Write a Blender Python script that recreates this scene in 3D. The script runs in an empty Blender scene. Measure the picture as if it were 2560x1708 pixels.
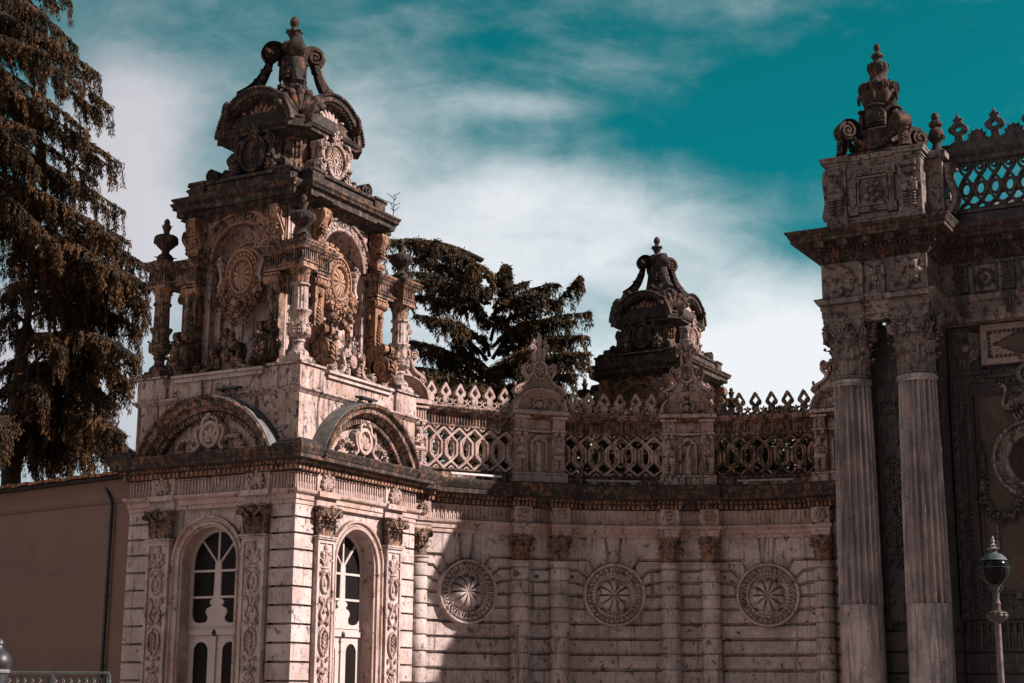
import bpy, math, random
import numpy as np
from math import sin, cos, pi, radians, sqrt, atan2, hypot
random.seed(7)
rng = np.random.default_rng(7)
C = bpy.context.scene.collection
scene = bpy.context.scene

# ------------------------------------------------------------------ camera
cam_d = bpy.data.cameras.new("camera")
cam_d.sensor_width = 36.0
cam_d.lens = 3900.0 / 2560.0 * 36.0
cam_d.clip_end = 6000.0
cam_o = bpy.data.objects.new("camera", cam_d)
C.objects.link(cam_o)
from mathutils import Matrix, Vector
cam_o.matrix_world = (Matrix.Translation((0, 0, 1.6)) @ Matrix.Rotation(radians(90 + 12.52), 4, 'X')
                      @ Matrix.Rotation(radians(0.35), 4, 'Z'))
scene.camera = cam_o

# ------------------------------------------------------------------ light
SUN_AZ, SUN_EL = radians(-12.7), radians(35.3)       # azimuth measured from +X towards +Y
sd = bpy.data.lights.new("sun", 'SUN')
sd.energy = 4.2
sd.angle = radians(0.5)
sd.color = (1.0, 0.88, 0.83)
so = bpy.data.objects.new("sun", sd)
C.objects.link(so)
S = Vector((cos(SUN_EL) * cos(SUN_AZ), cos(SUN_EL) * sin(SUN_AZ), sin(SUN_EL)))
so.rotation_euler = S.to_track_quat('Z', 'Y').to_euler()
so.location = (30, -5, 40)

scene.view_settings.view_transform = 'Standard'
scene.view_settings.look = 'None'
scene.view_settings.exposure = 1.3
scene.view_settings.gamma = 1.0
scene.cycles.max_bounces = 7
scene.cycles.diffuse_bounces = 6
scene.cycles.use_denoising = True

# ------------------------------------------------------------------ sky
world = bpy.data.worlds.new("World")
scene.world = world
world.use_nodes = True
wt = world.node_tree
wt.nodes.clear()


class G:
    """tiny node-graph helper"""
    def __init__(s, t): s.t = t
    def n(s, typ, **kw):
        x = s.t.nodes.new(typ)
        for k, v in kw.items(): setattr(x, k, v)
        return x
    def l(s, a, b): s.t.links.new(a, b)
    def put(s, sock, v):
        if isinstance(v, bpy.types.NodeSocket): s.l(v, sock)
        elif v is not None: sock.default_value = v
    def m(s, op, a, b=None, c=None, clamp=False):
        x = s.n('ShaderNodeMath', operation=op, use_clamp=clamp)
        s.put(x.inputs[0], a); s.put(x.inputs[1], b)
        if c is not None: s.put(x.inputs[2], c)
        return x.outputs[0]
    def mix(s, f, a, b, typ='MIX'):
        x = s.n('ShaderNodeMix', data_type='RGBA', blend_type=typ)
        s.put(x.inputs[0], f)
        for k, v in ((6, a), (7, b)):
            if isinstance(v, tuple) and len(v) == 3: v = v + (1,)
            s.put(x.inputs[k], v)
        return x.outputs[2]
    def noise(s, vec, scale, detail=4, rough=0.55, dist=0.0):
        x = s.n('ShaderNodeTexNoise')
        s.put(x.inputs['Vector'], vec)
        x.inputs['Scale'].default_value = scale; x.inputs['Detail'].default_value = detail
        x.inputs['Roughness'].default_value = rough; x.inputs['Distortion'].default_value = dist
        return x.outputs['Fac']
    def mapping(s, vec, scale=(1, 1, 1), rot=(0, 0, 0), loc=(0, 0, 0)):
        x = s.n('ShaderNodeMapping')
        s.put(x.inputs['Vector'], vec)
        x.inputs['Scale'].default_value = scale; x.inputs['Rotation'].default_value = rot
        x.inputs['Location'].default_value = loc
        return x.outputs[0]
    def ramp(s, f, lo, hi, a=0.0, b=1.0):
        x = s.n('ShaderNodeMapRange', interpolation_type='SMOOTHSTEP')
        s.put(x.inputs[0], f)
        x.inputs[1].default_value = lo; x.inputs[2].default_value = hi
        x.inputs[3].default_value = a; x.inputs[4].default_value = b
        return x.outputs[0]


g = G(wt)
sky = g.n('ShaderNodeTexSky', sky_type='NISHITA', sun_disc=False)
sky.sun_elevation = SUN_EL
sky.sun_rotation = pi / 2 - SUN_AZ
tc = g.n('ShaderNodeTexCoord')
sep = g.n('ShaderNodeSeparateXYZ'); g.l(tc.outputs['Generated'], sep.inputs[0])
yy = g.m('MAXIMUM', sep.outputs[1], 0.12)
U = g.m('DIVIDE', sep.outputs[0], yy)
V = g.m('DIVIDE', sep.outputs[2], yy)
cmb = g.n('ShaderNodeCombineXYZ'); g.l(U, cmb.inputs[0]); g.l(V, cmb.inputs[1])
def uv_px(u, v):
    t = radians(12.52)
    dx, dz = (u - 1280) / 3900, (854 - v) / 3900
    den = cos(t) - dz * sin(t)
    return dx / den, (sin(t) + dz * cos(t)) / den
blobs = [(560, 230, 600, 260, .10), (150, 900, 330, 330, .6), (1280, 1120, 1500, 230, .55), (250, 420, 190, 330, .55), (1700, 950, 420, 160, .5), (1480, 600, 520, 150, .62), (1330, 470, 300, 90, .42), (1330, 265, 230, 45, .34), (1960, 860, 260, 190, .75), (1120, 740, 300, 200, .5),
         (360, 560, 210, 250, .52), (430, 230, 150, 90, .3), (300, 330, 160, 170, .3), (900, 400, 160, 260, .42),
         (2300, 240, 420, 260, -.5), (1980, 610, 240, 90, -.42), (1800, 340, 330, 90, -.25), (1500, 90, 380, 60, -.2), (700, 120, 260, 70, -.1), (1850, 200, 200, 90, -.25)]
acc = None
for (u, v, su, sv, w) in blobs:
    a, b = uv_px(u, v)
    du = g.m('MULTIPLY', g.m('SUBTRACT', U, a), 3900 / su)
    dv = g.m('MULTIPLY', g.m('SUBTRACT', V, b), 3900 / sv)
    e = g.m('EXPONENT', g.m('MULTIPLY', g.m('ADD', g.m('MULTIPLY', du, du), g.m('MULTIPLY', dv, dv)), -1.0))
    e = g.m('MULTIPLY', e, w)
    acc = e if acc is None else g.m('ADD', acc, e)
n1 = g.noise(g.mapping(cmb.outputs[0], (3.2, 6.2, 1), (0, 0, radians(-20)), (3.1, 1.7, 0)), 1.6, 7, .58, .9)
n2 = g.noise(g.mapping(cmb.outputs[0], (5, 15, 1), (0, 0, radians(-23)), (0.4, 2.2, 0)), 2.2, 6, .62, .6)
n3 = g.noise(g.mapping(cmb.outputs[0], (8, 10, 1), (0, 0, radians(-12)), (5.4, 7.2, 0)), 3.0, 5, .6, .4)
nn = g.m('ADD', g.m('ADD', g.m('MULTIPLY', n1, .55), g.m('MULTIPLY', n2, .32)), g.m('MULTIPLY', n3, .36))
acc = g.m('ADD', acc, g.ramp(V, .46, .16, 0, .16))
mask = g.ramp(g.m('ADD', g.m('MULTIPLY', g.m('SUBTRACT', nn, .60), 1.35), acc), -.20, 1.15)
mask = g.m('MULTIPLY', mask, g.ramp(sep.outputs[1], -.1, .2))
# clear sky: graded towards teal
lum = g.n('ShaderNodeRGBToBW'); g.l(sky.outputs[0], lum.inputs[0])
skycol = g.mix(1.0, g.mix(.06, (lum.outputs[0]), sky.outputs[0]), (.005, .335, .39), 'MULTIPLY')
cloudcol = g.mix(g.ramp(U, -.34, .06), (2.45, 2.4, 2.6), (3.5, 3.65, 3.8))
backcol = g.mix(1.0, (lum.outputs[0]), (.04, .085, .11), 'MULTIPLY')      # unseen sky behind the viewer, dimmed and cooled to deepen the shade
skycol = g.mix(g.ramp(sep.outputs[1], -.15, .15), backcol, skycol)
col = g.mix(mask, skycol, cloudcol)
# added bright lobe, unseen behind the viewer's left, as fill for shaded stone
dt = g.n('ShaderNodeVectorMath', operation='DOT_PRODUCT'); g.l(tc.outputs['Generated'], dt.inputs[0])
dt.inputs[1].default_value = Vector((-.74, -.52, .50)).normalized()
fill_lobe = g.m('EXPONENT', g.m('MULTIPLY', g.m('SUBTRACT', dt.outputs['Value'], 1.0), 11.0))
fill_lobe = g.m('MULTIPLY', fill_lobe, g.ramp(sep.outputs[1], .12, -.1))
col = g.mix(fill_lobe, col, (6.4, 5.7, 5.6))
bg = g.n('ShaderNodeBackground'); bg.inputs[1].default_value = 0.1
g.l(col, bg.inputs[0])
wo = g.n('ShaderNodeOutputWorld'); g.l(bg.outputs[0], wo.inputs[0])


# ------------------------------------------------------------------ materials
def stone(name, base, base2, soot=.35, patina=.4, up=.6, rough=.85, bump=.35, pat_col=(.30, .145, .075), soot_col=(.022, .021, .021),
          streak=.5, scale=1.0, veins=0.0, pits=.35):
    mt = bpy.data.materials.new(name); mt.use_nodes = True
    t = mt.node_tree; t.nodes.clear(); q = G(t)
    tc = q.n('ShaderNodeTexCoord'); P = tc.outputs['Object']
    if scale != 1: P = q.mapping(P, (scale,) * 3)
    nb = q.noise(P, 1.3, 5, .6)
    colr = q.mix(q.ramp(nb, .35, .65), base, base2)
    if veins:
        nv = q.noise(q.mapping(P, (5.5, 5.5, .33), (.05, .1, 0)), 1.0, 6, .6, 1.6)
        colr = q.mix(q.m('MULTIPLY', q.ramp(nv, .44, .62), veins), colr, (.055, .058, .062))
        nv2 = q.noise(q.mapping(P, (9, 9, .6), (.08, .03, 0), (4, 1, 2)), 1.0, 4, .6, .8)
        colr = q.mix(q.m('MULTIPLY', q.ramp(nv2, .52, .7), veins * .7), colr, (.42, .34, .31))
    # rusty patina patches
    npat = q.noise(q.mapping(P, (1, 1, .6), (0, 0, .3), (7, 3, 1)), 3.1, 8, .72, .5)
    colr = q.mix(q.m('MULTIPLY', q.ramp(npat, .58 - .24 * patina, .70 - .2 * patina), min(1, patina * 1.5)), colr, pat_col)
    # grain
    ng = q.noise(P, 34, 3, .7)
    colr = q.mix(.55, colr, q.mix(1.0, colr, q.mix(q.ramp(ng, .3, .7), (.55, .53, .52), (1.3, 1.3, 1.3)), 'MULTIPLY'))
    # soot : rain streaks, blotches, crust on tops
    ns = q.noise(q.mapping(P, (11, 11, .6)), 1.0, 7, .68, .25)
    nb2 = q.noise(q.mapping(P, (1, 1, .75), (0, 0, 0), (2, 9, 4)), 6.0, 9, .76, .3)
    geo = q.n('ShaderNodeNewGeometry'); sg = q.n('ShaderNodeSeparateXYZ'); q.l(geo.outputs['Normal'], sg.inputs[0])
    crust = q.m('MULTIPLY', q.ramp(sg.outputs[2], .25, .85), up)
    crust = q.m('MULTIPLY', crust, q.ramp(nb2, .30, .52, .25, 1.0))
    st = q.m('MULTIPLY', q.ramp(ns, .585 - .13 * soot, .70 - .13 * soot), streak)
    bl = q.m('MULTIPLY', q.ramp(nb2, .60 - .185 * soot, .70 - .185 * soot), .92)
    npit = q.noise(P, 16, 3, .8)
    pt = q.m('MULTIPLY', q.ramp(npit, .60, .68), pits)
    f = q.m('MINIMUM', q.m('ADD', q.m('MAXIMUM', st, bl), q.m('MAXIMUM', crust, pt)), .94)
    colr = q.mix(f, colr, soot_col)
    b = q.n('ShaderNodeBsdfPrincipled'); q.l(colr, b.inputs['Base Color'])
    b.inputs['Roughness'].default_value = rough
    b.inputs['Specular IOR Level'].default_value = .18
    bh = q.m('ADD', q.noise(P, 9, 6, .7), q.m('MULTIPLY', q.noise(P, 55, 3, .7), .45))
    bp = q.n('ShaderNodeBump'); bp.inputs['Strength'].default_value = bump; bp.inputs['Distance'].default_value = .03
    q.l(bh, bp.inputs['Height']); q.l(bp.outputs[0], b.inputs['Normal'])
    o = q.n('ShaderNodeOutputMaterial'); q.l(b.outputs[0], o.inputs[0])
    return mt


def plain(name, col, rough=.5, metal=0.0, col2=None, ns=4, spec=.3, bump=0):
    mt = bpy.data.materials.new(name); mt.use_nodes = True
    t = mt.node_tree; q = G(t); b = t.nodes['Principled BSDF']
    tc = q.n('ShaderNodeTexCoord')
    nz = q.noise(tc.outputs['Object'], ns, 5, .65)
    c2 = col2 or tuple(x * .7 for x in col)
    q.l(q.mix(q.ramp(nz, .35, .68), col, c2), b.inputs['Base Color'])
    b.inputs['Roughness'].default_value = rough; b.inputs['Metallic'].default_value = metal
    b.inputs['Specular IOR Level'].default_value = spec
    if bump:
        bp = q.n('ShaderNodeBump'); bp.inputs['Strength'].default_value = bump; bp.inputs['Distance'].default_value = .02
        q.l(q.noise(tc.outputs['Object'], ns * 8, 4, .7), bp.inputs['Height']); q.l(bp.outputs[0], b.inputs['Normal'])
    return mt


MW = stone('pale_limestone', (.50, .40, .375), (.36, .27, .25), soot=.30, patina=.14, up=.6, streak=.6, pits=.55)
MWL = stone('brownish_wall_limestone', (.50, .41, .382), (.34, .27, .248), soot=.34, patina=.22, up=.7, streak=.65, pits=.55)
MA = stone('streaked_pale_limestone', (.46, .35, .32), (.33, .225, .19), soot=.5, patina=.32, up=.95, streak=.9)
MO = stone('carved_limestone', (.47, .36, .33), (.34, .235, .20), soot=.30, patina=.30, up=.5, streak=.45, bump=.25)
MC = stone('rust_and_bounce_tinted_stone', (.37, .225, .16), (.23, .125, .082), soot=.58, patina=.46, up=.8, streak=.65, pat_col=(.32, .14, .068))  # rust stain, with warm bounce light on the carving also put into the colour
MOR = stone('orange_carved_stone', (.42, .265, .19), (.33, .19, .13), soot=.18, patina=.3, up=.6, streak=.3, pits=.2, pat_col=(.36, .17, .09))
MCAP = stone('brown_capital_stone', (.29, .19, .145), (.16, .10, .075), soot=.6, patina=.4, up=.8, streak=.6, pat_col=(.30, .14, .075))
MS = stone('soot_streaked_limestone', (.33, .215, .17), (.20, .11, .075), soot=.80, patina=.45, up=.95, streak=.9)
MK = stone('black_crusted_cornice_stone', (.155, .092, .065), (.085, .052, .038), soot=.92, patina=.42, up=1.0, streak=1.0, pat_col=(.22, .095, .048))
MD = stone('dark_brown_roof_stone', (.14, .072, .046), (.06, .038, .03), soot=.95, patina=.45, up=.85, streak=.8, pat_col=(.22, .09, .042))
MM = stone('veined_grey_marble', (.44, .355, .33), (.24, .215, .21), soot=.12, patina=.1, up=.6, veins=.62, rough=.55, bump=.12, streak=.3, pits=.1)
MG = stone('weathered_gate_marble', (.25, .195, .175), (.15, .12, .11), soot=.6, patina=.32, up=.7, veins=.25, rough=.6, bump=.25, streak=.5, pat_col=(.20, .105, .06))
MGD = stone('shade_dark_gate_marble', (.07, .06, .056), (.045, .042, .042), soot=.55, patina=.2, up=.8, veins=.2, rough=.6, bump=.3, streak=.5, pat_col=(.13, .07, .045))  # marble darkened so its colour carries the gate's shade
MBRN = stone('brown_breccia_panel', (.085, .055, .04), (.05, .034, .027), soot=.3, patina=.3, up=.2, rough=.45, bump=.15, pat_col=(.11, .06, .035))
MPNK = stone('pink_inlay_marble', (.28, .205, .18), (.2, .15, .135), soot=.15, patina=.1, up=.2, rough=.5, bump=.1)
MPL = plain('brown_plaster', (.195, .115, .088), .9, col2=(.165, .10, .08), ns=.6, bump=.12)
MDOOR = plain('painted_door_wood', (.46, .375, .35), .6, col2=(.40, .325, .30), ns=3)
MGLASS = plain('dark_window_glass', (.010, .009, .009), .3, col2=(.016, .012, .010), ns=1, spec=.06)
MIRON = plain('black_painted_iron', (.012, .012, .013), .45, col2=(.03, .03, .03), ns=9, spec=.4)
MGRY = plain('dull_grey_metal', (.22, .21, .205), .5, col2=(.12, .11, .11), ns=12)
MLEAD = plain('grey_lead_sheet', (.12, .118, .115), .55, col2=(.06, .06, .06), ns=5)
MWHT = plain('sunlit_pale_metal', (.55, .52, .5), .5, col2=(.4, .37, .35), ns=12)
MBARK = plain('cedar_bark', (.045, .032, .025), .95, col2=(.02, .015, .012), ns=9, bump=.5)


def leafmat(name, a, b):
    mt = bpy.data.materials.new(name); mt.use_nodes = True
    t = mt.node_tree; q = G(t); bs = t.nodes['Principled BSDF']
    tc = q.n('ShaderNodeTexCoord')
    nz = q.noise(tc.outputs['Object'], 1.1, 6, .75)
    q.l(q.mix(q.ramp(nz, .36, .64), a, b), bs.inputs['Base Color'])
    bs.inputs['Roughness'].default_value = .75; bs.inputs['Specular IOR Level'].default_value = .1
    return mt


ML = leafmat('rusty_cedar_needles', (.088, .044, .018), (.017, .016, .011))
ML2 = leafmat('olive_brown_cedar_needles', (.088, .05, .022), (.019, .018, .012))


# ------------------------------------------------------------------ mesh builder
I4 = np.eye(4)
def T4(x=0, y=0, z=0):
    m = np.eye(4); m[:3, 3] = (x, y, z); return m
def RZ(a):
    m = np.eye(4); c, s = cos(a), sin(a); m[0, 0] = c; m[0, 1] = -s; m[1, 0] = s; m[1, 1] = c; return m
def RX(a):
    m = np.eye(4); c, s = cos(a), sin(a); m[1, 1] = c; m[1, 2] = -s; m[2, 1] = s; m[2, 2] = c; return m
def RY(a):
    m = np.eye(4); c, s = cos(a), sin(a); m[0, 0] = c; m[0, 2] = s; m[2, 0] = -s; m[2, 2] = c; return m
def SC(x, y, z):
    return np.diag([x, y, z, 1.0])


class MB:
    """collects shapes; build() links them as ONE mesh object"""
    def __init__(s, M=None, fn=None):
        s.V = []; s.Q = []; s.T = []; s.N = []; s.n = 0
        s.M = I4 if M is None else M; s.fn = fn
    def add(s, v, q=None, t=None, ng=None, M=None):
        v = np.asarray(v, float)
        if M is not None: v = v @ M[:3, :3].T + M[:3, 3]
        if s.fn is not None: v = s.fn(v)
        v = v @ s.M[:3, :3].T + s.M[:3, 3]
        s.V.append(v)
        if q is not None and len(q): s.Q.append(np.asarray(q, np.int64) + s.n)
        if t is not None and len(t): s.T.append(np.asarray(t, np.int64) + s.n)
        if ng: s.N += [np.asarray(f, np.int64) + s.n for f in ng]
        s.n += len(v)
        return s
    def build(s, name, mat, parent=None, ang=38):
        me = bpy.data.meshes.new(name)
        v = np.concatenate(s.V) if s.V else np.zeros((0, 3))
        me.vertices.add(len(v)); me.vertices.foreach_set('co', v.astype(np.float32).ravel())
        loops = []; tot = []
        for a in s.Q: loops.append(a.ravel()); tot.append(np.full(len(a), 4))
        for a in s.T: loops.append(a.ravel()); tot.append(np.full(len(a), 3))
        for a in s.N: loops.append(a); tot.append(np.array([len(a)]))
        loops = np.concatenate(loops).astype(np.int32); tot = np.concatenate(tot).astype(np.int32)
        st = np.concatenate([[0], np.cumsum(tot)[:-1]]).astype(np.int32)
        me.loops.add(len(loops)); me.loops.foreach_set('vertex_index', loops)
        me.polygons.add(len(tot)); me.polygons.foreach_set('loop_start', st); me.polygons.foreach_set('loop_total', tot)
        me.polygons.foreach_set('use_smooth', np.ones(len(tot), bool))
        me.update(calc_edges=True); me.validate()
        if ang < 180: me.set_sharp_from_angle(angle=radians(ang))
        me.materials.append(mat)
        o = bpy.data.objects.new(name, me); C.objects.link(o)
        if parent is not None: o.parent = parent
        return o


def thing(name, label, cat, loc=(0, 0, 0), rz=0.0, group=None):
    o = bpy.data.objects.new(name, None); C.objects.link(o)
    o.empty_display_size = .3
    o.location = loc; o.rotation_euler = (0, 0, rz)
    o['label'] = label; o['category'] = cat
    if group: o['group'] = group
    return o
def tag(o, label, cat, group=None):
    o['label'] = label; o['category'] = cat
    if group: o['group'] = group
    return o
def struct(o, kind='structure'):
    o['kind'] = kind; return o
def dup(o, parent=None):
    c = o.copy(); C.objects.link(c)
    if parent is not None: c.parent = parent
    for ch in list(o.children): dup(ch, c)
    return c


def grid_faces(nu, nv, cu=False, cv=False):
    """quads for verts indexed i*nv+j"""
    i = np.arange(nu if cu else nu - 1); j = np.arange(nv if cv else nv - 1)
    I, J = np.meshgrid(i, j, indexing='ij'); I = I.ravel(); J = J.ravel()
    I2 = (I + 1) % nu; J2 = (J + 1) % nv
    return np.stack([I * nv + J, I2 * nv + J, I2 * nv + J2, I * nv + J2], 1)


def box(m, x0, x1, y0, y1, z0, z1, nx=1, M=None):
    xs = np.linspace(x0, x1, nx + 1)
    v = []
    for x in xs: v += [(x, y0, z0), (x, y1, z0), (x, y1, z1), (x, y0, z1)]
    q = grid_faces(nx + 1, 4, False, True)
    k = nx * 4
    q = np.concatenate([q, [[0, 1, 2, 3], [k + 3, k + 2, k + 1, k]]])
    m.add(v, q, M=M)


def slab(m, x0, x1, y0, y1, z0, z1, b=.02, M=None):
    """box with a chamfer all round its front/top edges"""
    v = []
    for (d, z) in ((0, z0), (0, z1 - b), (b, z1)):
        v += [(x0 + d, y0 + d, z), (x1 - d, y0 + d, z), (x1 - d, y1 - d, z), (x0 + d, y1 - d, z)]
    q = grid_faces(3, 4, False, True)
    m.add(v, np.concatenate([q, [[3, 2, 1, 0], [8, 9, 10, 11]]]), M=M)


def offset_poly(p, d):
    p = np.asarray(p, float); a = p - np.roll(p, 1, 0); b = np.roll(p, -1, 0) - p
    na = np.stack([-a[:, 1], a[:, 0]], 1); nb = np.stack([-b[:, 1], b[:, 0]], 1)
    na /= np.linalg.norm(na, axis=1, keepdims=True) + 1e-9; nb /= np.linalg.norm(nb, axis=1, keepdims=True) + 1e-9
    n = na + nb; n /= np.maximum((1 + (na * nb).sum(1, keepdims=True)), .45)
    return p + n * d     # for CCW loops positive d goes inwards


def area2(p):
    p = np.asarray(p); return 0.5 * np.sum(p[:, 0] * np.roll(p[:, 1], -1) - np.roll(p[:, 0], -1) * p[:, 1])


def prism(m, pts, y0, y1, bev=0.0, back=False, M=None):
    """outline (x,z) from back y1 to front y0 (front = smaller y), front edge chamfered"""
    p = np.asarray(pts, float)
    if area2(p) < 0: p = p[::-1]
    n = len(p)
    rings = [np.stack([p[:, 0], np.full(n, y1), p[:, 1]], 1)]
    if bev:
        rings.append(np.stack([p[:, 0], np.full(n, y0 + bev), p[:, 1]], 1))
        o = offset_poly(p, bev)
        rings.append(np.stack([o[:, 0], np.full(n, y0), o[:, 1]], 1))
    else:
        rings.append(np.stack([p[:, 0], np.full(n, y0), p[:, 1]], 1))
    k = len(rings)
    ng = [list(range((k - 1) * n, k * n))]
    if back: ng.append(list(range(n))[::-1])
    m.add(np.concatenate(rings), grid_faces(k, n, False, True), ng=ng, M=M)


def ringshape(m, outer, inner, y0, y1, bev=.015, M=None):
    """band between two outlines with the same number of points"""
    o = np.asarray(outer, float); i = np.asarray(inner, float); n = len(o)
    def r(p, y): return np.stack([p[:, 0], np.full(n, y), p[:, 1]], 1)
    mid = (o + i) / 2
    rings = [r(o, y1), r(o, y0 + bev), r(o + (mid - o) * .25, y0), r(i + (mid - i) * .25, y0), r(i, y0 + bev), r(i, y1)]
    m.add(np.concatenate(rings), grid_faces(6, n, True, True), M=M)


def lathe(m, prof, seg=24, a0=0.0, a1=2 * pi, c=(0, 0), flute=None, M=None):
    """prof [(r,z)] bottom to top. flute=(n,depth)"""
    full = abs(a1 - a0 - 2 * pi) < 1e-6
    th = np.linspace(a0, a1, seg + (0 if full else 1), endpoint=not full)
    pr = np.asarray(prof, float)
    mod = np.ones(len(th))
    R = np.repeat(pr[:, 0][:, None], len(th), 1)
    if flute:
        ph = (th * flute[0] / (2 * pi)) % 1.0
        R = R * (1 - flute[1] * np.sqrt(np.clip(1 - ((ph - .5) / .43) ** 2, 0, 1))[None])
    v = np.stack([c[0] + R * np.cos(th)[None], c[1] + R * np.sin(th)[None], np.repeat(pr[:, 1][:, None], len(th), 1)], 2).reshape(-1, 3)
    n = len(th)
    ng = []
    if full:
        ng = [list(range(n))[::-1], list(range((len(pr) - 1) * n, len(pr) * n))]
    m.add(v, grid_faces(len(pr), n, False, full), ng=ng, M=M)


def lobed(m, prof, seg, n, d, c=(0, 0), M=None):
    """lathe whose radius swells in n gadroons of relative depth d"""
    th = np.linspace(0, 2 * pi, seg, endpoint=False); pr = np.asarray(prof, float)
    mod = 1 - d + d * np.abs(np.sin(th * n / 2))
    R = pr[:, 0][:, None] * mod[None]
    v = np.stack([c[0] + R * np.cos(th)[None], c[1] + R * np.sin(th)[None], np.repeat(pr[:, 1][:, None], seg, 1)], 2).reshape(-1, 3)
    m.add(v, grid_faces(len(pr), seg, False, True), ng=[list(range(seg))[::-1], list(range((len(pr) - 1) * seg, len(pr) * seg))], M=M)


def _uell(nu, nv):
    th = np.linspace(0, 2 * pi, nu, endpoint=False); ph = np.linspace(0.12, pi - .12, nv)
    v = np.stack([np.sin(ph)[:, None] * np.cos(th)[None], np.sin(ph)[:, None] * np.sin(th)[None], np.repeat(np.cos(ph)[:, None], nu, 1)], 2).reshape(-1, 3)
    return v, grid_faces(nv, nu, False, True), [list(range(nu)), list(range((nv - 1) * nu, nv * nu))[::-1]]
_E = {k: _uell(*k) for k in ((6, 4), (8, 6), (12, 8))}
def ell(m, c, r, rot=0.0, k=(8, 6), M=None):
    """ellipsoid; rot turns it in the x-z plane (clockwise seen from the front)"""
    v, q, ng = _E[k]
    w = v * np.asarray(r, float)
    if rot:
        cc, ss = cos(rot), sin(rot)
        w = np.stack([w[:, 0] * cc + w[:, 2] * ss, w[:, 1], -w[:, 0] * ss + w[:, 2] * cc], 1)
    m.add(w + np.asarray(c, float), q, ng=ng, M=M)


def tube(m, path, r, seg=6, flat=1.0, M=None):
    p = np.asarray(path, float); n = len(p)
    r = np.broadcast_to(np.asarray(r, float), (n,))
    t = np.gradient(p, axis=0); t /= np.linalg.norm(t, axis=1, keepdims=True) + 1e-9
    ref = np.array([0, 1., 0]) if abs(t[0][1]) < .9 else np.array([1., 0, 0])
    u = np.cross(t, ref); u /= np.linalg.norm(u, axis=1, keepdims=True) + 1e-9
    w = np.cross(u, t)
    a = np.linspace(0, 2 * pi, seg, endpoint=False)
    v = p[:, None] + r[:, None, None] * (np.cos(a)[None, :, None] * u[:, None] + flat * np.sin(a)[None, :, None] * w[:, None])
    m.add(v.reshape(-1, 3), grid_faces(n, seg, False, True), ng=[list(range(seg)), list(range((n - 1) * seg, n * seg))[::-1]], M=M)


def cr(pts, n=24):
    """Catmull-Rom through control points"""
    p = np.asarray(pts, float); p = np.concatenate([[2 * p[0] - p[1]], p, [2 * p[-1] - p[-2]]])
    out = []
    k = len(p) - 3
    for i in range(k):
        t = np.linspace(0, 1, max(2, n // k), endpoint=(i == k - 1))[:, None]
        a, b, c, d = p[i:i + 4]
        out.append(.5 * ((2 * b) + (-a + c) * t + (2 * a - 5 * b + 4 * c - d) * t ** 2 + (-a + 3 * b - 3 * c + d) * t ** 3))
    return np.concatenate(out)


def strap(m, pts, w, y0, y1, n=24, M=None, taper=None):
    """flat band following (x,z) control points, from y1 (back) to y0"""
    c = cr(pts, n); t = np.gradient(c, axis=0); t /= np.linalg.norm(t, axis=1, keepdims=True) + 1e-9
    nn = np.stack([-t[:, 1], t[:, 0]], 1)
    ww = np.full(len(c), w / 2) if taper is None else w / 2 * np.interp(np.linspace(0, 1, len(c)), *zip(*taper))
    a = c + nn * ww[:, None]; b = c - nn * ww[:, None]; k = len(c)
    a2 = c + nn * ww[:, None] * .6; b2 = c - nn * ww[:, None] * .6
    yb = y0 + min(.3 * abs(y1 - y0), w * .3)
    def r(p, y): return np.stack([p[:, 0], np.full(k, y), p[:, 1]], 1)
    v = np.stack([r(a, y1), r(a, yb), r(a2, y0), r(b2, y0), r(b, yb), r(b, y1)], 1).reshape(-1, 3)
    m.add(v, grid_faces(k, 6, False, False), ng=[[0, 1, 2, 3, 4, 5], [(k - 1) * 6 + j for j in (5, 4, 3, 2, 1, 0)]], M=M)


def spiral_pts(cx, cz, r, turns=1.6, hand=1, a0=pi / 2, rin=.16, n=26):
    t = np.linspace(0, 1, n); a = a0 + hand * t * turns * 2 * pi; rr = r * (1 - t * (1 - rin))
    return np.stack([cx + rr * np.cos(a), cz + rr * np.sin(a)], 1)
def volute(m, cx, cz, r, y0, y1, hand=1, a0=pi / 2, w=None, turns=1.6, M=None):
    strap(m, spiral_pts(cx, cz, r * .86, turns, hand, a0), w or r * .27, y0, y1, n=40, M=M)
    ell(m, (cx, (y0 + y1) / 2, cz), (r * .2, abs(y1 - y0) * .6, r * .2), k=(6, 4), M=M)
    a = np.linspace(0, 2 * pi, 14, endpoint=False)
    prism(m, np.stack([cx + r * .8 * np.cos(a), cz + r * .8 * np.sin(a)], 1), y0 + abs(y1 - y0) * .5, y1, M=M)


def palmette(m, cx, cz, w, h, y, n=7, vol=True, d=.05, spread=78, M=None):
    """fan of lobes above two volutes, relief d in front of y"""
    z0 = cz + (h * .22 if vol else 0)
    for i in range(n):
        a = radians(-spread + 2 * spread * i / (n - 1))
        L = h - (z0 - cz) if abs(a) < .01 else None
        ex, ez = w / 2, h - (z0 - cz)
        L = 1 / sqrt((sin(a) / ex) ** 2 + (cos(a) / ez) ** 2)
        wl = L * .62 * radians(2 * spread / (n - 1)) * .5 + .01
        ell(m, (cx + sin(a) * L * .58, y, z0 + cos(a) * L * .58), (wl, d, L * .46), a, (6, 4), M=M)
        ell(m, (cx + sin(a) * L * .86, y - d * .5, z0 + cos(a) * L * .86), (wl * .9, d * .8, wl * 1.0), a, (6, 4), M=M)
    if vol:
        for s in (-1, 1):
            volute(m, cx + s * w * .26, cz + h * .13, h * .15, y - d * 1.1, y + .01, hand=-s, M=M)
        ell(m, (cx, y - d * .3, cz + h * .12), (w * .09, d, h * .14), 0, (6, 4), M=M)


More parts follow.
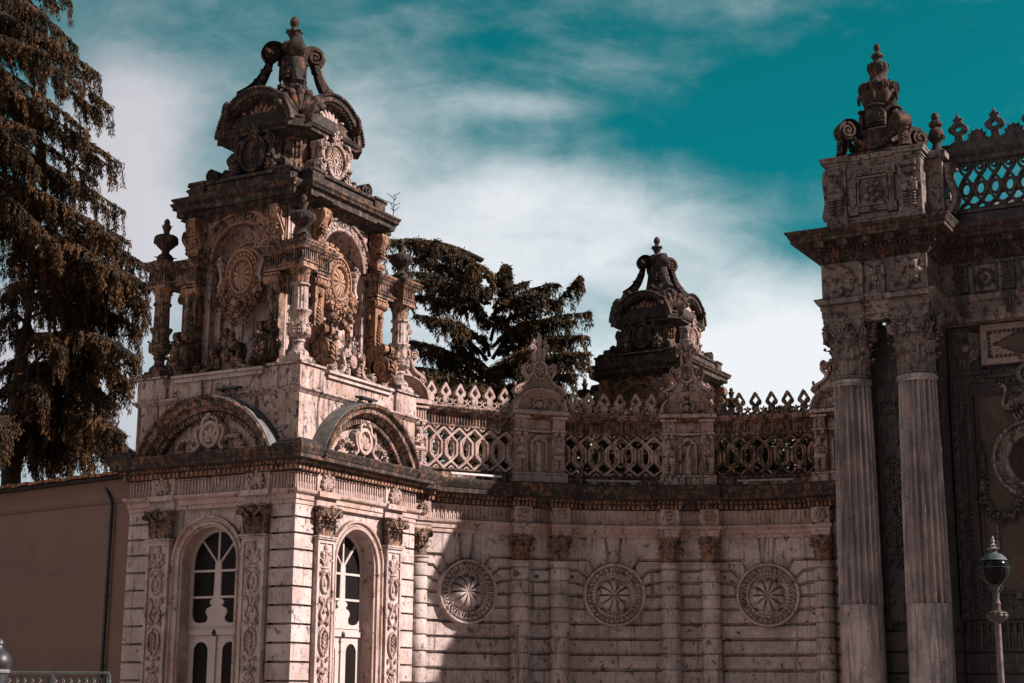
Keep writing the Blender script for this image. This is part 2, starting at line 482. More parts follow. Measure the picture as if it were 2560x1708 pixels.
def shellfan(m, cx, cz, r, y, n=7, d=.06, up=True, M=None, spread=100):
    """scallop shell opening upwards"""
    for i in range(n):
        a = radians(-spread + 2 * spread * i / (n - 1))
        ell(m, (cx + sin(a) * r * .55, y, cz + cos(a) * r * .55), (r * radians(2 * spread / (n - 1)) * .47, d, r * .5), a, (6, 4), M=M)
    ell(m, (cx, y - d * .3, cz - r * .05), (r * .2, d, r * .2), 0, (6, 4), M=M)


def rosette(m, cx, cz, r, y, n=8, d=.05, M=None):
    a = np.linspace(0, 2 * pi, 20, endpoint=False)
    prism(m, np.stack([cx + r * np.cos(a), cz + r * np.sin(a)], 1), y - d * .5, y + .01, bev=d * .3, M=M)
    for i in range(n):
        t = 2 * pi * i / n
        ell(m, (cx + sin(t) * r * .66, y - d * .5, cz + cos(t) * r * .66), (r * 1.7 / n, d * .6, r * .3), t, (6, 4), M=M)
    ell(m, (cx, y - d * .6, cz), (r * .26, d * .9, r * .26), 0, (8, 6), M=M)


def acanthus(m, cx, cz, w, h, y, d=.05, n=5, M=None, flip=False):
    """frontal acanthus leaf in relief"""
    s = -1 if flip else 1
    ell(m, (cx, y, cz + s * h * .48), (w * .10, d * 1.1, h * .5), 0, (6, 4), M=M)
    for i in range(n):
        t = (i + .5) / n
        ww = w * .5 * (sin(pi * min(1, .25 + t * .72)) ** .7)
        for k in (-1, 1):
            a = k * (1.15 - .75 * t)
            L = max(ww * 1.05, .02)
            ell(m, (cx + sin(a) * L * .55, y - d * .15, cz + s * (h * (.06 + t * .78) + cos(a) * L * .4)),
                (h * .35 / n + .006, d * .7, L * .52), a if s > 0 else pi - a, (6, 4), M=M)
    ell(m, (cx, y - d * 1.0, cz + s * h * .93), (w * .22, d * .9, h * .09), 0, (6, 4), M=M)


def leafsheet(m, w, h, curl, M=None, nu=7, nv=8):
    """free acanthus leaf: grows up from the origin along z, bows outwards to -y, tip rolls over"""
    u = np.linspace(-1, 1, nu); t = np.linspace(0, 1, nv)
    Ug, Tg = np.meshgrid(u, t, indexing='ij')
    sh = (.62 + .6 * np.sin(pi * np.clip(Tg * 1.02, 0, 1)) ** .8) * (1 - .55 * Tg ** 4)
    ser = 1 + .16 * np.where(np.arange(nv)[None, :] % 2 == 0, 1, -1) * (np.abs(Ug) > .6)
    x = Ug * w / 2 * sh * ser
    k = np.clip((Tg - .55) / .45, 0, 1)
    z = h * (Tg - .28 * k ** 2)
    yv = -curl * (.25 * Tg + 1.0 * k ** 1.6) + .35 * curl * np.abs(Ug) ** 1.5 - .12 * curl * np.cos(Ug * 3 * pi)
    v = np.stack([x, yv, z], 2).reshape(-1, 3)
    m.add(v, grid_faces(nu, nv), M=M)


def corinthian(m, r, z0, z1, M=None, angs=None, n=8, abw=None, det=True):
    """round Corinthian capital centred on the z axis"""
    H = z1 - z0
    a0 = 0
    lathe(m, [(r * 1.0, z0), (r * 1.08, z0 + .02 * H), (r * 1.08, z0 + .05 * H), (r * .98, z0 + .06 * H), (r * 1.0, z0 + .5 * H), (r * 1.12, z0 + .75 * H), (r * 1.3, z0 + .88 * H)], 20, M=M)
    MM_ = I4 if M is None else M
    for row, (zb, hh, off, cu) in enumerate(((.05, .40, 0, .20), (.07, .66, .5, .30))):
        for i in range(n):
            a = 2 * pi * (i + off) / n
            leafsheet(m, r * .82, hh * H, r * cu * 1.3, M=MM_ @ RZ(a) @ T4(0, -r * 1.0, z0 + zb * H))
            if det:
                ell(m, (0, 0, 0), (r * .16, r * .10, r * .10), 0, (6, 4), M=MM_ @ RZ(a) @ T4(0, -r * (1.0 + cu * 1.5), z0 + (zb + hh * .76) * H))
    w = abw or r * 1.5
    for i in range(4):
        a = pi / 4 + i * pi / 2
        Q = MM_ @ RZ(a)
        for s in (-1, 1):
            volute(m, s * r * .0, 0, H * .13, -.04 * r, .10 * r, hand=1, M=Q @ T4(0, -w * 1.08, z0 + H * .78) @ RZ(pi / 2) @ T4(0, s * r * .10, 0))
        tube(m, np.array([(0, -r * .95, z0 + H * .55), (0, -w * .85, z0 + H * .72), (0, -w * 1.08, z0 + H * .88)]), r * .10, 6, M=Q)
        # centre flower and inner scrolls on each face
        F = MM_ @ RZ(i * pi / 2)
        ell(m, (0, -w * .92, z0 + H * .93), (r * .20, r * .12, H * .09), 0, (6, 4), M=F)
        for s in (-1, 1):
            strap(m, [(s * r * .14, z0 + H * .55), (s * r * .40, z0 + H * .66), (s * r * .82, z0 + H * .84), (s * r * 1.12, z0 + H * .86)], r * .13, -w * .93, -w * .7, 12, M=F)
        if det: shellfan(m, 0, z0 + H * .72, r * .42, -r * 1.18, 5, r * .07, M=F)
    # abacus: square with hollowed sides
    p = []
    for i in range(4):
        c = np.array([cos(pi / 4 + i * pi / 2), sin(pi / 4 + i * pi / 2)]) * w * 1.36
        e = np.array([cos(pi / 4 + (i + 1) * pi / 2), sin(pi / 4 + (i + 1) * pi / 2)]) * w * 1.36
        for t in np.linspace(.05, .95, 9):
            q = c * (1 - t) + e * t; q = q * (1 - .16 * sin(pi * t)); p.append(q)
    p = np.array(p); k = len(p)
    vs = []
    for sc, z in ((.94, z0 + .885 * H), (.94, z0 + .93 * H), (1.0, z0 + .95 * H), (1.0, z1)):
        vs.append(np.concatenate([p * sc, np.full((k, 1), z)], 1))
    m.add(np.concatenate(vs), grid_faces(4, k, False, True), ng=[list(range(k))[::-1], list(range(3 * k, 4 * k))], M=M)


def flatcapital(m, cx, w, z0, z1, y, d, M=None):
    """Corinthian pilaster capital on a flat face (front at y, projecting by d)"""
    H = z1 - z0
    prism(m, [(cx - w * .5, z0), (cx + w * .5, z0), (cx + w * .6, z1 - H * .1), (cx - w * .6, z1 - H * .1)], y - d * .5, y + .02, M=M)
    QM = I4 if M is None else M
    for (n, zb, hh, cu) in ((3, .02, .42, .8), (4, .06, .66, 1.1)):
        for i in range(n):
            x = cx - w * .5 + w * (i + .5) / n * 1.0
            leafsheet(m, w * .36, hh * H, d * cu, M=QM @ T4(x, y - d * .5, z0 + zb * H))
    for i in (0, 1):  # leaves that turn the sides
        for k in range(2):
            leafsheet(m, d * 1.2, (.42 + .22 * k) * H, d * .8, M=QM @ T4(cx + (1 if i else -1) * w * .5, y - d * .1, z0) @ RZ((1 if i else -1) * pi / 2))
    for s in (-1, 1):
        volute(m, cx + s * w * .60, z0 + H * .76, H * .15, y - d * 1.5, y - d * .2, hand=s, a0=pi / 2, M=M)
        strap(m, [(cx + s * w * .10, z0 + H * .62), (cx + s * w * .22, z0 + H * .68), (cx + s * w * .42, z0 + H * .86), (cx + s * w * .60, z0 + H * .89)], w * .085, y - d * 1.5, y - d * .3, 14, M=M)
        volute(m, cx + s * w * .14, z0 + H * .82, H * .09, y - d * 1.4, y - d * .4, hand=-s, M=M)
    ell(m, (cx, y - d * 1.3, z0 + H * .84), (w * .10, d * .5, H * .12), 0, (8, 6), M=M)
    ell(m, (cx, y - d * 1.3, z0 + H * 1.0), (w * .12, d * .5, H * .06), 0, (6, 4), M=M)
    for s in (0, 1):
        slab(m, cx - w * (.66 + .06 * s), cx + w * (.66 + .06 * s), y - d * (1.1 + .2 * s), y + .02, z1 - H * (.10 - .05 * s), z1 - H * (.05 - .05 * s), .008, M=M)


def sweep(m, prof, plan, closed=True, M=None, ends=True):
    """run a moulding profile [(out, z)] along a plan polyline (x,y) with mitred corners; for CCW plans 'out' is outwards"""
    p = np.asarray(plan, float); n = len(p)
    a = p - np.roll(p, 1, 0); b = np.roll(p, -1, 0) - p
    if not closed: a[0] = b[0]; b[-1] = a[-1]
    na = np.stack([a[:, 1], -a[:, 0]], 1); nb = np.stack([b[:, 1], -b[:, 0]], 1)
    na /= np.linalg.norm(na, axis=1, keepdims=True); nb /= np.linalg.norm(nb, axis=1, keepdims=True)
    nm = (na + nb) / (1 + (na * nb).sum(1, keepdims=True))
    pr = np.asarray(prof, float); k = len(pr)
    xy = p[:, None, :] + nm[:, None, :] * pr[None, :, :1]
    v = np.concatenate([xy, np.broadcast_to(pr[None, :, 1:], (n, k, 1))], 2).reshape(-1, 3)
    ng = None
    if not closed and ends: ng = [list(range(k))[::-1], list(range((n - 1) * k, n * k))]
    m.add(v, grid_faces(n, k, closed, False), ng=ng, M=M)


def arcband(m, prof, a0, a1, seg, cx, cz, sx=1.0, sz=1.0, M=None, cap=True):
    """moulding along an arch in the x-z plane. prof [(radius, y)]; angle from +x axis"""
    th = np.linspace(a0, a1, seg + 1); pr = np.asarray(prof, float); k = len(pr)
    x = cx + sx * pr[None, :, 0] * np.cos(th)[:, None]; z = cz + sz * pr[None, :, 0] * np.sin(th)[:, None]
    v = np.stack([x, np.broadcast_to(pr[None, :, 1], x.shape), z], 2).reshape(-1, 3)
    full = abs(a1 - a0 - 2 * pi) < 1e-6
    if full: v = v[:-k]
    m.add(v, grid_faces(seg + (0 if full else 1), k, full, False), ng=None if (full or not cap) else [list(range(k))[::-1], list(range(seg * k, (seg + 1) * k))], M=M)


def eggs_line(m, x0, x1, y, z, r, pitch, M=None, darts=True):
    n = max(1, int(round((x1 - x0) / pitch)))
    for i in range(n):
        x = x0 + (x1 - x0) * (i + .5) / n
        ell(m, (x, y, z), (pitch * .34, r * .8, r), 0, (6, 4), M=M)
def dentil_line(m, x0, x1, y0, y1, z0, z1, pitch, M=None):
    n = max(1, int(round((x1 - x0) / pitch)))
    for i in range(n):
        x = x0 + (x1 - x0) * (i + .5) / n
        box(m, x - pitch * .3, x + pitch * .3, y0, y1, z0, z1, M=M)
def flutes_line(m, x0, x1, y, z0, z1, pitch, d=.035, M=None, rods=True):
    """frieze of upright flutes: raised fillets, half-height rods inside, round heads"""
    n = max(1, int(round((x1 - x0) / pitch)))
    p = (x1 - x0) / n; H = z1 - z0
    for i in range(n + 1):
        x = x0 + p * i
        box(m, x - p * .16, x + p * .16, y - d, y + .01, z0, z1 - .25 * p, M=M)
    for i in range(n):
        x = x0 + p * (i + .5)
        if rods:
            box(m, x - p * .15, x + p * .15, y - d * .8, y + .01, z0, z0 + H * .38, M=M)
        a = np.linspace(0, pi, 7)
        pts = [(x + p * .5, z1 - p * .42)] + [(x + p * .34 * cos(t), z1 - p * .42 + p * .34 * sin(t)) for t in a] + [(x - p * .5, z1 - p * .42), (x - p * .5, z1), (x + p * .5, z1)]
        prism(m, pts, y - d, y + .01, M=M)


def arch_wall(m, x0, x1, z0, z1, hw, zs, y0, y1, seg=20, cx=0.0, M=None, sill=None):
    """wall panel with a round-headed opening (half width hw, spring zs); front y0, reveal back to y1"""
    a = np.linspace(pi, 0, seg + 1)
    inner = [(cx - hw, z0)] + [(cx + hw * cos(t), zs + hw * sin(t)) for t in a] + [(cx + hw, z0)]
    outer = [(x0, z0)]
    for t in a:
        dx, dz = cos(t), sin(t)
        s = 1e9
        if dx > 1e-6: s = min(s, (x1 - cx) / dx)
        if dx < -1e-6: s = min(s, (x0 - cx) / dx)
        if dz > 1e-6: s = min(s, (z1 - zs) / dz)
        outer.append((cx + s * dx, zs + s * dz))
    outer.append((x1, z0))
    # insert the two upper corners by snapping the nearest points
    o = np.array(outer)
    for cx_, cz_ in ((x0, z1), (x1, z1)):
        k = np.argmin((o[1:-1, 0] - cx_) ** 2 + (o[1:-1, 1] - cz_) ** 2) + 1
        o[k] = (cx_, cz_)
    i = np.array(inner); n = len(i)
    v = np.concatenate([np.stack([o[:, 0], np.full(n, y0), o[:, 1]], 1), np.stack([i[:, 0], np.full(n, y0), i[:, 1]], 1), np.stack([i[:, 0], np.full(n, y1), i[:, 1]], 1)])
    m.add(v, grid_faces(3, n), M=M)


def gadroon(m, cx, cz, rx, rz, y, d, n=12, seg=72, nr=9, M=None, phase=0):
    """boss of n radiating swelling petals; relief d in front of y"""
    seg = n * 16; th = np.linspace(0, 2 * pi, seg, endpoint=False); r = np.linspace(0, 1, nr)
    Rg, Tg = np.meshgrid(r, th, indexing='ij')
    lob = np.abs(np.sin(Tg * n / 2 + phase))
    rad = Rg * (1 - .12 * (1 - lob ** .5) * Rg)
    prof = np.sqrt(np.clip(1 - Rg ** 2.6, 0, 1)) * .75 + .25 * np.sin(pi * np.clip(Rg, 0, 1))
    h = d * prof * (1 - .55 * (1 - lob) ** 3 * np.clip(Rg * 3.5, 0, 1))
    v = np.stack([cx + rx * rad * np.cos(Tg), y - h, cz + rz * rad * np.sin(Tg)], 2).reshape(-1, 3)
    m.add(v, grid_faces(nr, seg, False, True), M=M)


def urnlobes(m, z, r, h, n, c=(0, 0), M=None):
    """drooping overlapping lobes round a bowl"""
    for i in range(n):
        a = 2 * pi * i / n
        Q = (I4 if M is None else M) @ T4(c[0], c[1], 0) @ RZ(a)
        ell(m, (0, -r * .80, z), (r * 2.6 / n, r * .34, h * .52), 0, (6, 4), M=Q)
        ell(m, (0, -r * 1.0, z - h * .30), (r * 1.7 / n, r * .16, h * .26), 0, (6, 4), M=Q)


# ================================================================== the corner tower
PHI = radians(29.3)
H = 2.325
JT = [0, .15, .53, .92, 1.31, 1.70, 2.09, 2.48, 2.87, 3.26, 3.65, 4.04, 4.42, 4.77, 5.11, 5.41]
def side(k, off=0.0): return RZ(k * pi / 2) @ T4(0, -off, 0)


def cartouche(m, cx, cz, s, y, d):
    """shield with shell, curling straps and side sprays; s = half height"""
    a = np.linspace(0, 2 * pi, 28, endpoint=False)
    ro = np.stack([cx + s * .62 * np.cos(a) * (1 + .10 * np.cos(2 * a)), cz + s * .72 * np.sin(a)], 1)
    ri = np.stack([cx + s * .42 * np.cos(a), cz + s * .50 * np.sin(a)], 1)
    ringshape(m, ro, ri, y - d, y, .02)
    prism(m, ri, y - d * .35, y)
    shellfan(m, cx, cz - s * .28, s * .66, y - d * .45, 7, d * .5)
    for k in (-1, 1):
        strap(m, [(cx + k * s * .12, cz + s * .95), (cx + k * s * .42, cz + s * .78), (cx + k * s * .50, cz + s * .45), (cx + k * s * .86, cz + s * .30), (cx + k * s * .84, cz - s * .15), (cx + k * s * .66, cz - s * .55), (cx + k * s * .95, cz - s * .78)], s * .17, y - d * 1.15, y, 30)
        volute(m, cx + k * s * .72, cz + s * .36, s * .19, y - d * 1.2, y, hand=-k)
        volute(m, cx + k * s * .88, cz - s * .70, s * .16, y - d * 1.1, y, hand=k)
        ell(m, (cx + k * s * .2, y - d * .8, cz + s * .84), (s * .15, d * .7, s * .11), k * .8, (6, 4))
        # sprays
        for j in range(7):
            t = j / 6
            x = cx + k * s * (1.05 + 1.05 * t); z = cz - s * (.25 + .32 * t - .25 * sin(t * pi))
            for q in range(3):
                ell(m, (x + rng.normal(0, s * .05), y - d * .4, z + rng.normal(0, s * .06)), (s * .14 * (1 - .35 * t), d * .6, s * .07), rng.uniform(-1.2, 1.2), (6, 4))
    ell(m, (cx, y - d, cz + s * .98), (s * .2, d * .8, s * .13), 0, (8, 6))


def pilaster_relief(m, cx, y, d):
    """climbing candelabrum ornament of a pilaster panel"""
    palmette(m, cx, 4.13, .40, .47, y, 5, False, d, 52)
    ell(m, (cx, y, 4.10), (.17, d, .045)); ell(m, (cx, y - .01, 4.02), (.11, d, .06))
    for k in (-1, 1):
        volute(m, cx + k * .15, 3.98, .055, y - d, y, hand=k)
        strap(m, [(cx + k * .05, 3.98), (cx + k * .13, 3.84), (cx + k * .12, 3.66), (cx + k * .03, 3.56)], .05, y - d, y, 14)
        volute(m, cx + k * .15, 3.42, .065, y - d, y, hand=-k)
        strap(m, [(cx + k * .15, 3.45), (cx + k * .07, 3.30), (cx + k * .16, 3.10), (cx + k * .05, 2.94)], .05, y - d, y, 14)
        volute(m, cx + k * .14, 2.93, .06, y - d, y, hand=k)
        strap(m, [(cx + k * .02, 2.80), (cx + k * .13, 2.70), (cx + k * .14, 2.42), (cx + k * .02, 2.24)], .045, y - d, y, 14)
        volute(m, cx + k * .14, 2.17, .055, y - d, y, hand=-k)
        volute(m, cx + k * .13, 1.95, .06, y - d, y, hand=k)
    ell(m, (cx, y, 3.78), (.06, d, .09)); ell(m, (cx, y, 3.60), (.075, d, .05)); ell(m, (cx, y, 3.20), (.075, d * 1.2, .075))
    ell(m, (cx, y, 3.36), (.035, d, .11)); ell(m, (cx, y, 2.52), (.075, d * .8, .20))
    for i in range(4):
        z = 2.38 + .09 * i
        strap(m, [(cx - .06, z), (cx + .06, z + .07)], .016, y - d * 1.1, y, 4); strap(m, [(cx + .06, z), (cx - .06, z + .07)], .016, y - d * 1.1, y, 4)
    ell(m, (cx, y, 2.07), (.05, d, .10))
    acanthus(m, cx, 1.42, .40, .52, y, d, 5)
    acanthus(m, cx, 1.42, .26, .26, y, d, 3, flip=True)
    palmette(m, cx, .75, .36, .42, y, 5, True, d, 60)


def build_tower(full=True):
    root = thing('entrance_tower', 'large sunlit stone tower with arched doors and domed top, left of the curved wall', 'tower', (-5.45, 36.16, 0), -PHI)
    A = root
    # ---- rusticated wall
    m = MB()
    for sx in (-1, 1):
        for sy in (-1, 1):
            x0, x1 = sorted((sx * H, sx * 1.67)); y0, y1 = sorted((sy * H, sy * 1.67))
            box(m, x0 + .10, x1 - .10, y0 + .10, y1 - .10, 0, 5.41)
            for a, b in zip(JT[:-1], JT[1:]):
                slab(m, x0, x1, y0, y1, a + .036, b - .004, .012)
    for k in range(4):
        m.M = side(k, H)
        if k < 2:
            arch_wall(m, -1.68, 1.68, 0, 5.41, .76, 4.24, .07, .46)
        else:
            box(m, -1.68, 1.68, .07, .3, 0, 5.41)
    m.M = I4
    box(m, -1.6, 1.6, -1.6, 1.6, 5.2, 5.6)
    A_wall = m.build('rusticated_wall', MW, A)
    # dark room behind the doors
    m = MB(); box(m, -1.7, 1.7, -1.66, 1.7, .02, 5.15); m.build('dark_interior', MGLASS, A)
    for k in range(2):
        M = side(k, H)
        m = MB(M)
        arcband(m, [(.755, .46), (.755, .05), (.79, .03), (.80, -.02), (.86, -.03), (.88, .01), (.93, .0), (.95, -.05), (1.0, -.05), (1.0, .08)], 0, pi, 28, 0, 4.24)
        for s in (-1, 1):
            pr = [(.755, .46), (.755, .05), (.79, .03), (.80, -.02), (.86, -.03), (.88, .01), (.93, .0), (.95, -.05), (1.0, -.05), (1.0, .08)]
            v = [(s * r, y, z) for z in (0, 4.24) for r, y in pr]
            m.add(v, grid_faces(2, len(pr)))
        m.build('door_surround', MO, A)
        # door
        m = MB(M)
        arcband(m, [(.76, .44), (.76, .36), (.68, .36), (.68, .44)], 0, pi, 24, 0, 4.24)
        for s in (-1, 1):
            box(m, min(s * .76, s * .68), max(s * .76, s * .68), .36, .44, 2.68, 4.24)
            ang = radians(90 - s * 43)
            strap(m, [(0.08 * cos(ang), 4.2 + .08 * sin(ang)), (.7 * cos(ang), 4.24 + .69 * sin(ang))], .05, .37, .43, 4)
        box(m, -.025, .025, .375, .43, 4.2, 4.94)
        for z in (4.07, 3.50): box(m, -.69, .69, .375, .43, z - .025, z + .025)
        hwz = [(4.29, .02), (4.26, .075), (4.2, .092), (3.6, .10), (3.47, .105), (3.44, .17), (3.40, .20), (3.36, .19), (3.32, .14), (3.29, .19), (3.26, .27), (3.20, .30), (3.14, .29), (3.08, .24), (3.0, .25), (2.96, .30), (2.945, .42), (2.955, .55), (3.0, .63), (3.08, .67), (3.10, .69), (2.68, .69)]
        prism(m, [(w, z) for z, w in hwz] + [(-w, z) for z, w in hwz[::-1]], .365, .425, .012)
        box(m, -.70, .70, .33, .36, 2.69, 2.80); box(m, -.70, .70, .345, .365, 2.86, 2.875)
        d = m.build('door', MDOOR, A)
        for s in (-1, 1):
            q = MB(M)
            arch_wall(q, min(s * .012, s * .75), max(s * .012, s * .75), .12, 2.68, .20, 2.34, .385, .43, 12, cx=s * .40)
            q.build('door_leaf', MDOOR, d)
        q = MB(M)
        box(q, -.045, .045, .34, .39, .12, 2.66); box(q, -.065, .065, .325, .39, 2.58, 2.64); box(q, -.06, .06, .325, .39, 2.36, 2.40)
        q.build('cover_strip', MDOOR, d)
        q = MB(M); ell(q, (0, .32, 2.73), (.055, .035, .075), 0, (8, 6)); ell(q, (0, .30, 2.73), (.03, .03, .045)); q.build('bronze_knob', MIRON, d)
        q = MB(M); a = np.linspace(0, pi, 16)
        prism(q, [(.70 * cos(t), 4.24 + .70 * sin(t)) for t in a] + [(-.7, .15), (.7, .15)], .405, .41)
        q.build('window_glass', MGLASS, d)
        # pilasters
        for s in (-1, 1):
            cx = s * 1.325
            m = MB(M)
            box(m, cx - .31, cx + .31, -.085, .1, 0, 4.70)
            for e in (-1, 1): box(m, *sorted((cx + e * .31, cx + e * .245)), -.12, -.08, 0, 4.70)
            box(m, cx - .25, cx + .25, -.118, -.08, 4.62, 4.70)
            slab(m, cx - .34, cx + .34, -.155, .1, 4.70, 4.735, .012); slab(m, cx - .36, cx + .36, -.175, .1, 4.737, 4.775, .012)
            p = m.build('pilaster', MW, A)
            q = MB(M); pilaster_relief(q, cx, -.09, .055); q.build('carved_ornament', MO, p)
            q = MB(M); flatcapital(q, cx, .56, 4.778, 5.398, -.06, .13); q.build('capital', MCAP, p)
    # ---- entablature
    sq = [(-H, -H), (H, -H), (H, H), (-H, H)]
    m = MB()
    sweep(m, [(-.3, 5.40), (.02, 5.40), (.02, 5.49), (.05, 5.50), (.05, 5.60), (.08, 5.615), (.10, 5.64), (.13, 5.68), (.13, 5.715), (-.01, 5.72), (-.01, 6.10)], sq)
    for k in range(4):
        m.M = side(k, H)
        eggs_line(m, -H - .1, H + .1, -.105, 5.655, .022, .06)
        for s in (-1, 1):
            box(m, s * 1.325 - .36, s * 1.325 + .36, -.078, .05, 5.404, 5.60)
            box(m, s * 1.325 - .38, s * 1.325 + .38, -.175, .05, 5.60, 5.722)
            box(m, s * 1.325 - .33, s * 1.325 + .33, -.06, .05, 5.722, 6.10)
        if k < 2:
            flutes_line(m, -.98, .98, 0.01, 5.73, 6.08, .092)
            for s in (-1, 1): flutes_line(m, *sorted((s * 1.67, s * 2.31)), 0.01, 5.73, 6.08, .092)
    m.build('architrave_and_frieze', MO, A)
    for k in range(2):
        for s in (-1, 1):
            q = MB(side(k, H)); palmette(q, s * 1.325, 5.73, .46, .42, -.075, 7, True, .06); q.build('frieze_palmette', MO, A)
    m = MB()
    sweep(m, [(.0, 6.08), (.06, 6.10), (.08, 6.12), (.08, 6.22), (.16, 6.225), (.17, 6.25), (.22, 6.31), (.24, 6.33), (.36, 6.335), (.36, 6.42), (.38, 6.43), (.385, 6.45), (.43, 6.53), (.45, 6.56), (.45, 6.585), (.40, 6.60), (-.3, 6.66)], sq)
    m.build('cornice', MK, A)
    for k in range(4):
        m = MB(side(k, H))
        box(m, -H, H, -.085, -.06, 6.118, 6.224)
        dentil_line(m, -H - .14, H + .14, -.15, -.07, 6.125, 6.215, .13)
        eggs_line(m, -H - .2, H + .2, -.20, 6.28, .035, .10)
        m.build('dentil_course', MC, A)
        m = MB(side(k, H)); eggs_line(m, -1.95, 1.95, -.43, 6.56, .028, .055); m.build('leaf_moulding', MS, A)
    # ---- pediments over the cornice
    for k in range(4):
        M = side(k, H)
        m = MB(M)
        R0, zc = 2.03, 5.81
        th0 = math.asin((6.50 - zc) / R0)
        prof = [(2.03, .6), (2.03, -.44), (2.0, -.46), (1.965, -.46), (1.94, -.40), (1.93, -.38), (1.83, -.36), (1.82, -.26), (1.78, -.22), (1.73, -.20), (1.72, -.10), (1.67, -.09), (1.66, .02)]
        arcband(m, prof, th0 - .02, pi - th0 + .02, 44, 0, zc)
        n = 78
        for i in range(n):   # leaf moulding on the rim
            t = th0 + (pi - 2 * th0) * (i + .5) / n
            ell(m, (2.0 * cos(t), -.455, zc + 2.0 * sin(t)), (.026, .03, .042), pi / 2 - t, (6, 4))
        n = 42
        for i in range(n):   # dentils in the arch
            t = th0 + .06 + (pi - 2 * th0 - .12) * (i + .5) / n
            box(m, -.035, .035, -.17, .0, 1.60, 1.70, M=T4(0, 0, zc) @ RY(pi / 2 - t))
        p = m.build('pediment_arch', MS, A)
        m = MB(M)
        a = np.linspace(th0, pi - th0, 30)
        prism(m, [(1.7 * cos(t), zc + 1.7 * sin(t)) for t in a], .012, .3)
        tp = m.build('tympanum', MA, p)
        if k < 2:
            q = MB(M); cartouche(q, 0, 7.02, .44, -.02, .13); q.build('cartouche', MO, tp)
        if k < 2:   # sheet-metal cover and cables lying over the vault
            q = MB(M)
            for j, rr in enumerate((2.065, 2.075, 2.07)):
                a = np.linspace(th0 + .1, pi * .62, 24)
                yv = -.12 + .16 * j
                tube(q, np.stack([rr * np.cos(a), np.full(24, yv) + .03 * np.sin(a * 5 + j), zc + rr * np.sin(a)], 1), .016, 5)
            q.build('cable', MIRON, p)
    for k in range(4):
        q = MB(side(k, H)); arcband(q, [(2.0, .58), (2.05, .58), (2.05, -.405), (2.0, -.405)], radians(22), radians(158), 40, 0, 5.81)
        q.build('lead_cover', MLEAD, A)
    # corner blocks between the arches
    for sx in (-1, 1):
        for sy in (-1, 1):
            m = MB()
            x0, x1 = sorted((sx * (H + .42), sx * 1.97)); y0, y1 = sorted((sy * (H + .42), sy * 1.97))
            slab(m, x0, x1, y0, y1, 6.588, 6.66, .03)
            x0, x1 = sorted((sx * (H + .30), sx * 1.97)); y0, y1 = sorted((sy * (H + .30), sy * 1.97))
            slab(m, x0, x1, y0, y1, 6.655, 6.76, .05)
            m.build('cornice_corner_block', MK, A)
    # ---- attic block
    m = MB()
    h2 = H - .03
    sq2 = [(-h2, -h2), (h2, -h2), (h2, h2), (-h2, h2)]
    sweep(m, [(-.3, 6.6), (0, 6.6), (0, 7.80), (.03, 7.82), (.06, 7.86), (.10, 7.89), (.10, 7.93), (-.06, 7.95), (-.06, 8.42), (-.4, 8.425)], sq2)
    box(m, -2.0, 2.0, -2.0, 2.0, 7.9, 8.41)
    m.build('attic_block', MA, A)
    m = MB()
    for k in range(4):
        m.M = side(k, h2)
        box(m, -1.25, 1.25, .0, .3, 8.30, 8.40); slab(m, -1.3, 1.3, -.06, .3, 8.40, 8.47, .02)
    m.build('attic_ledge', MW, A)
    for sx in (-1, 1):
        for sy in (-1, 1):
            m = MB()
            c = lambda e: (*sorted((sx * (H + e), sx * (1.45 - e))), *sorted((sy * (H + e), sy * (1.45 - e))))
            slab(m, *c(-.01), 7.955, 8.44, .01); slab(m, *c(.04), 8.442, 8.50, .02)
            m.build('corner_pedestal', MA, A)
    # ---- pavilion on top
    b, w = 1.66, 1.38
    m = MB()
    for k in range(4):
        m.M = side(k, b)
        arch_wall(m, -w, w, 8.4, 12.35, .86, 11.22, 0, .34)
        for s in (-1, 1):   # pilaster strips inside and outside the niche
            box(m, *sorted((s * w, s * (w - .34))), -.06, .02, 8.5, 12.3)
            box(m, *sorted((s * .86, s * .70)), .20, .36, 8.5, 10.2)
        box(m, -.95, .95, .335, .5, 8.4, 12.2)
        # notch walls with sunk panels
        for s in (-1, 1):
            x = s * w
            box(m, *sorted((x, x - s * .02)), 0.0, b - w + .02, 8.4, 12.35)
            xx = x + s * .004
            for (ya, yb, za, zb) in ((.04, .07, 11.45, 12.1), (b - w - .07, b - w - .04, 11.45, 12.1), (.04, b - w - .04, 12.06, 12.1), (.04, b - w - .04, 11.45, 11.49)):
                box(m, *sorted((x - s * .01, x + s * .025)), ya, yb, za, zb)
    pav = m.build('pavilion_wall', MA, A)
    # panels on the re-entrant corners
    for k in range(4):
        M = side(k, b)
        # archivolt
        m = MB(M)
        arcband(m, [(.84, .1), (.84, -.04), (.87, -.06), (.90, -.05), (.91, -.015), (1.09, -.015), (1.10, -.06), (1.14, -.08), (1.17, -.06), (1.18, .02)], radians(-6), radians(186), 36, 0, 11.22)
        n = 30
        for i in range(n):
            t = radians(-4) + radians(188) * (i + .5) / n
            ell(m, (1.0 * cos(t), -.02, 11.22 + 1.0 * sin(t)), (.035, .03, .075), pi / 2 - t + (.7 if i % 2 else -.7), (6, 4))
            ell(m, ((1.0 + .05 * (-1) ** i) * cos(t), -.025, 11.22 + (1.0 + .05 * (-1) ** i) * sin(t)), (.03, .03, .03), 0, (6, 4))
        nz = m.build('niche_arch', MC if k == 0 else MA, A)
        # fan of leaves in the head of the niche
        m = MB(M)
        for i in range(9):
            t = radians(14 + 152 * i / 8)
            Q = T4(0, .34, 11.12) @ RY(pi / 2 - t) @ T4(0, 0, .50)
            acanthus(m, 0, 0, .24, .30, -.02, .05, 3, M=Q)
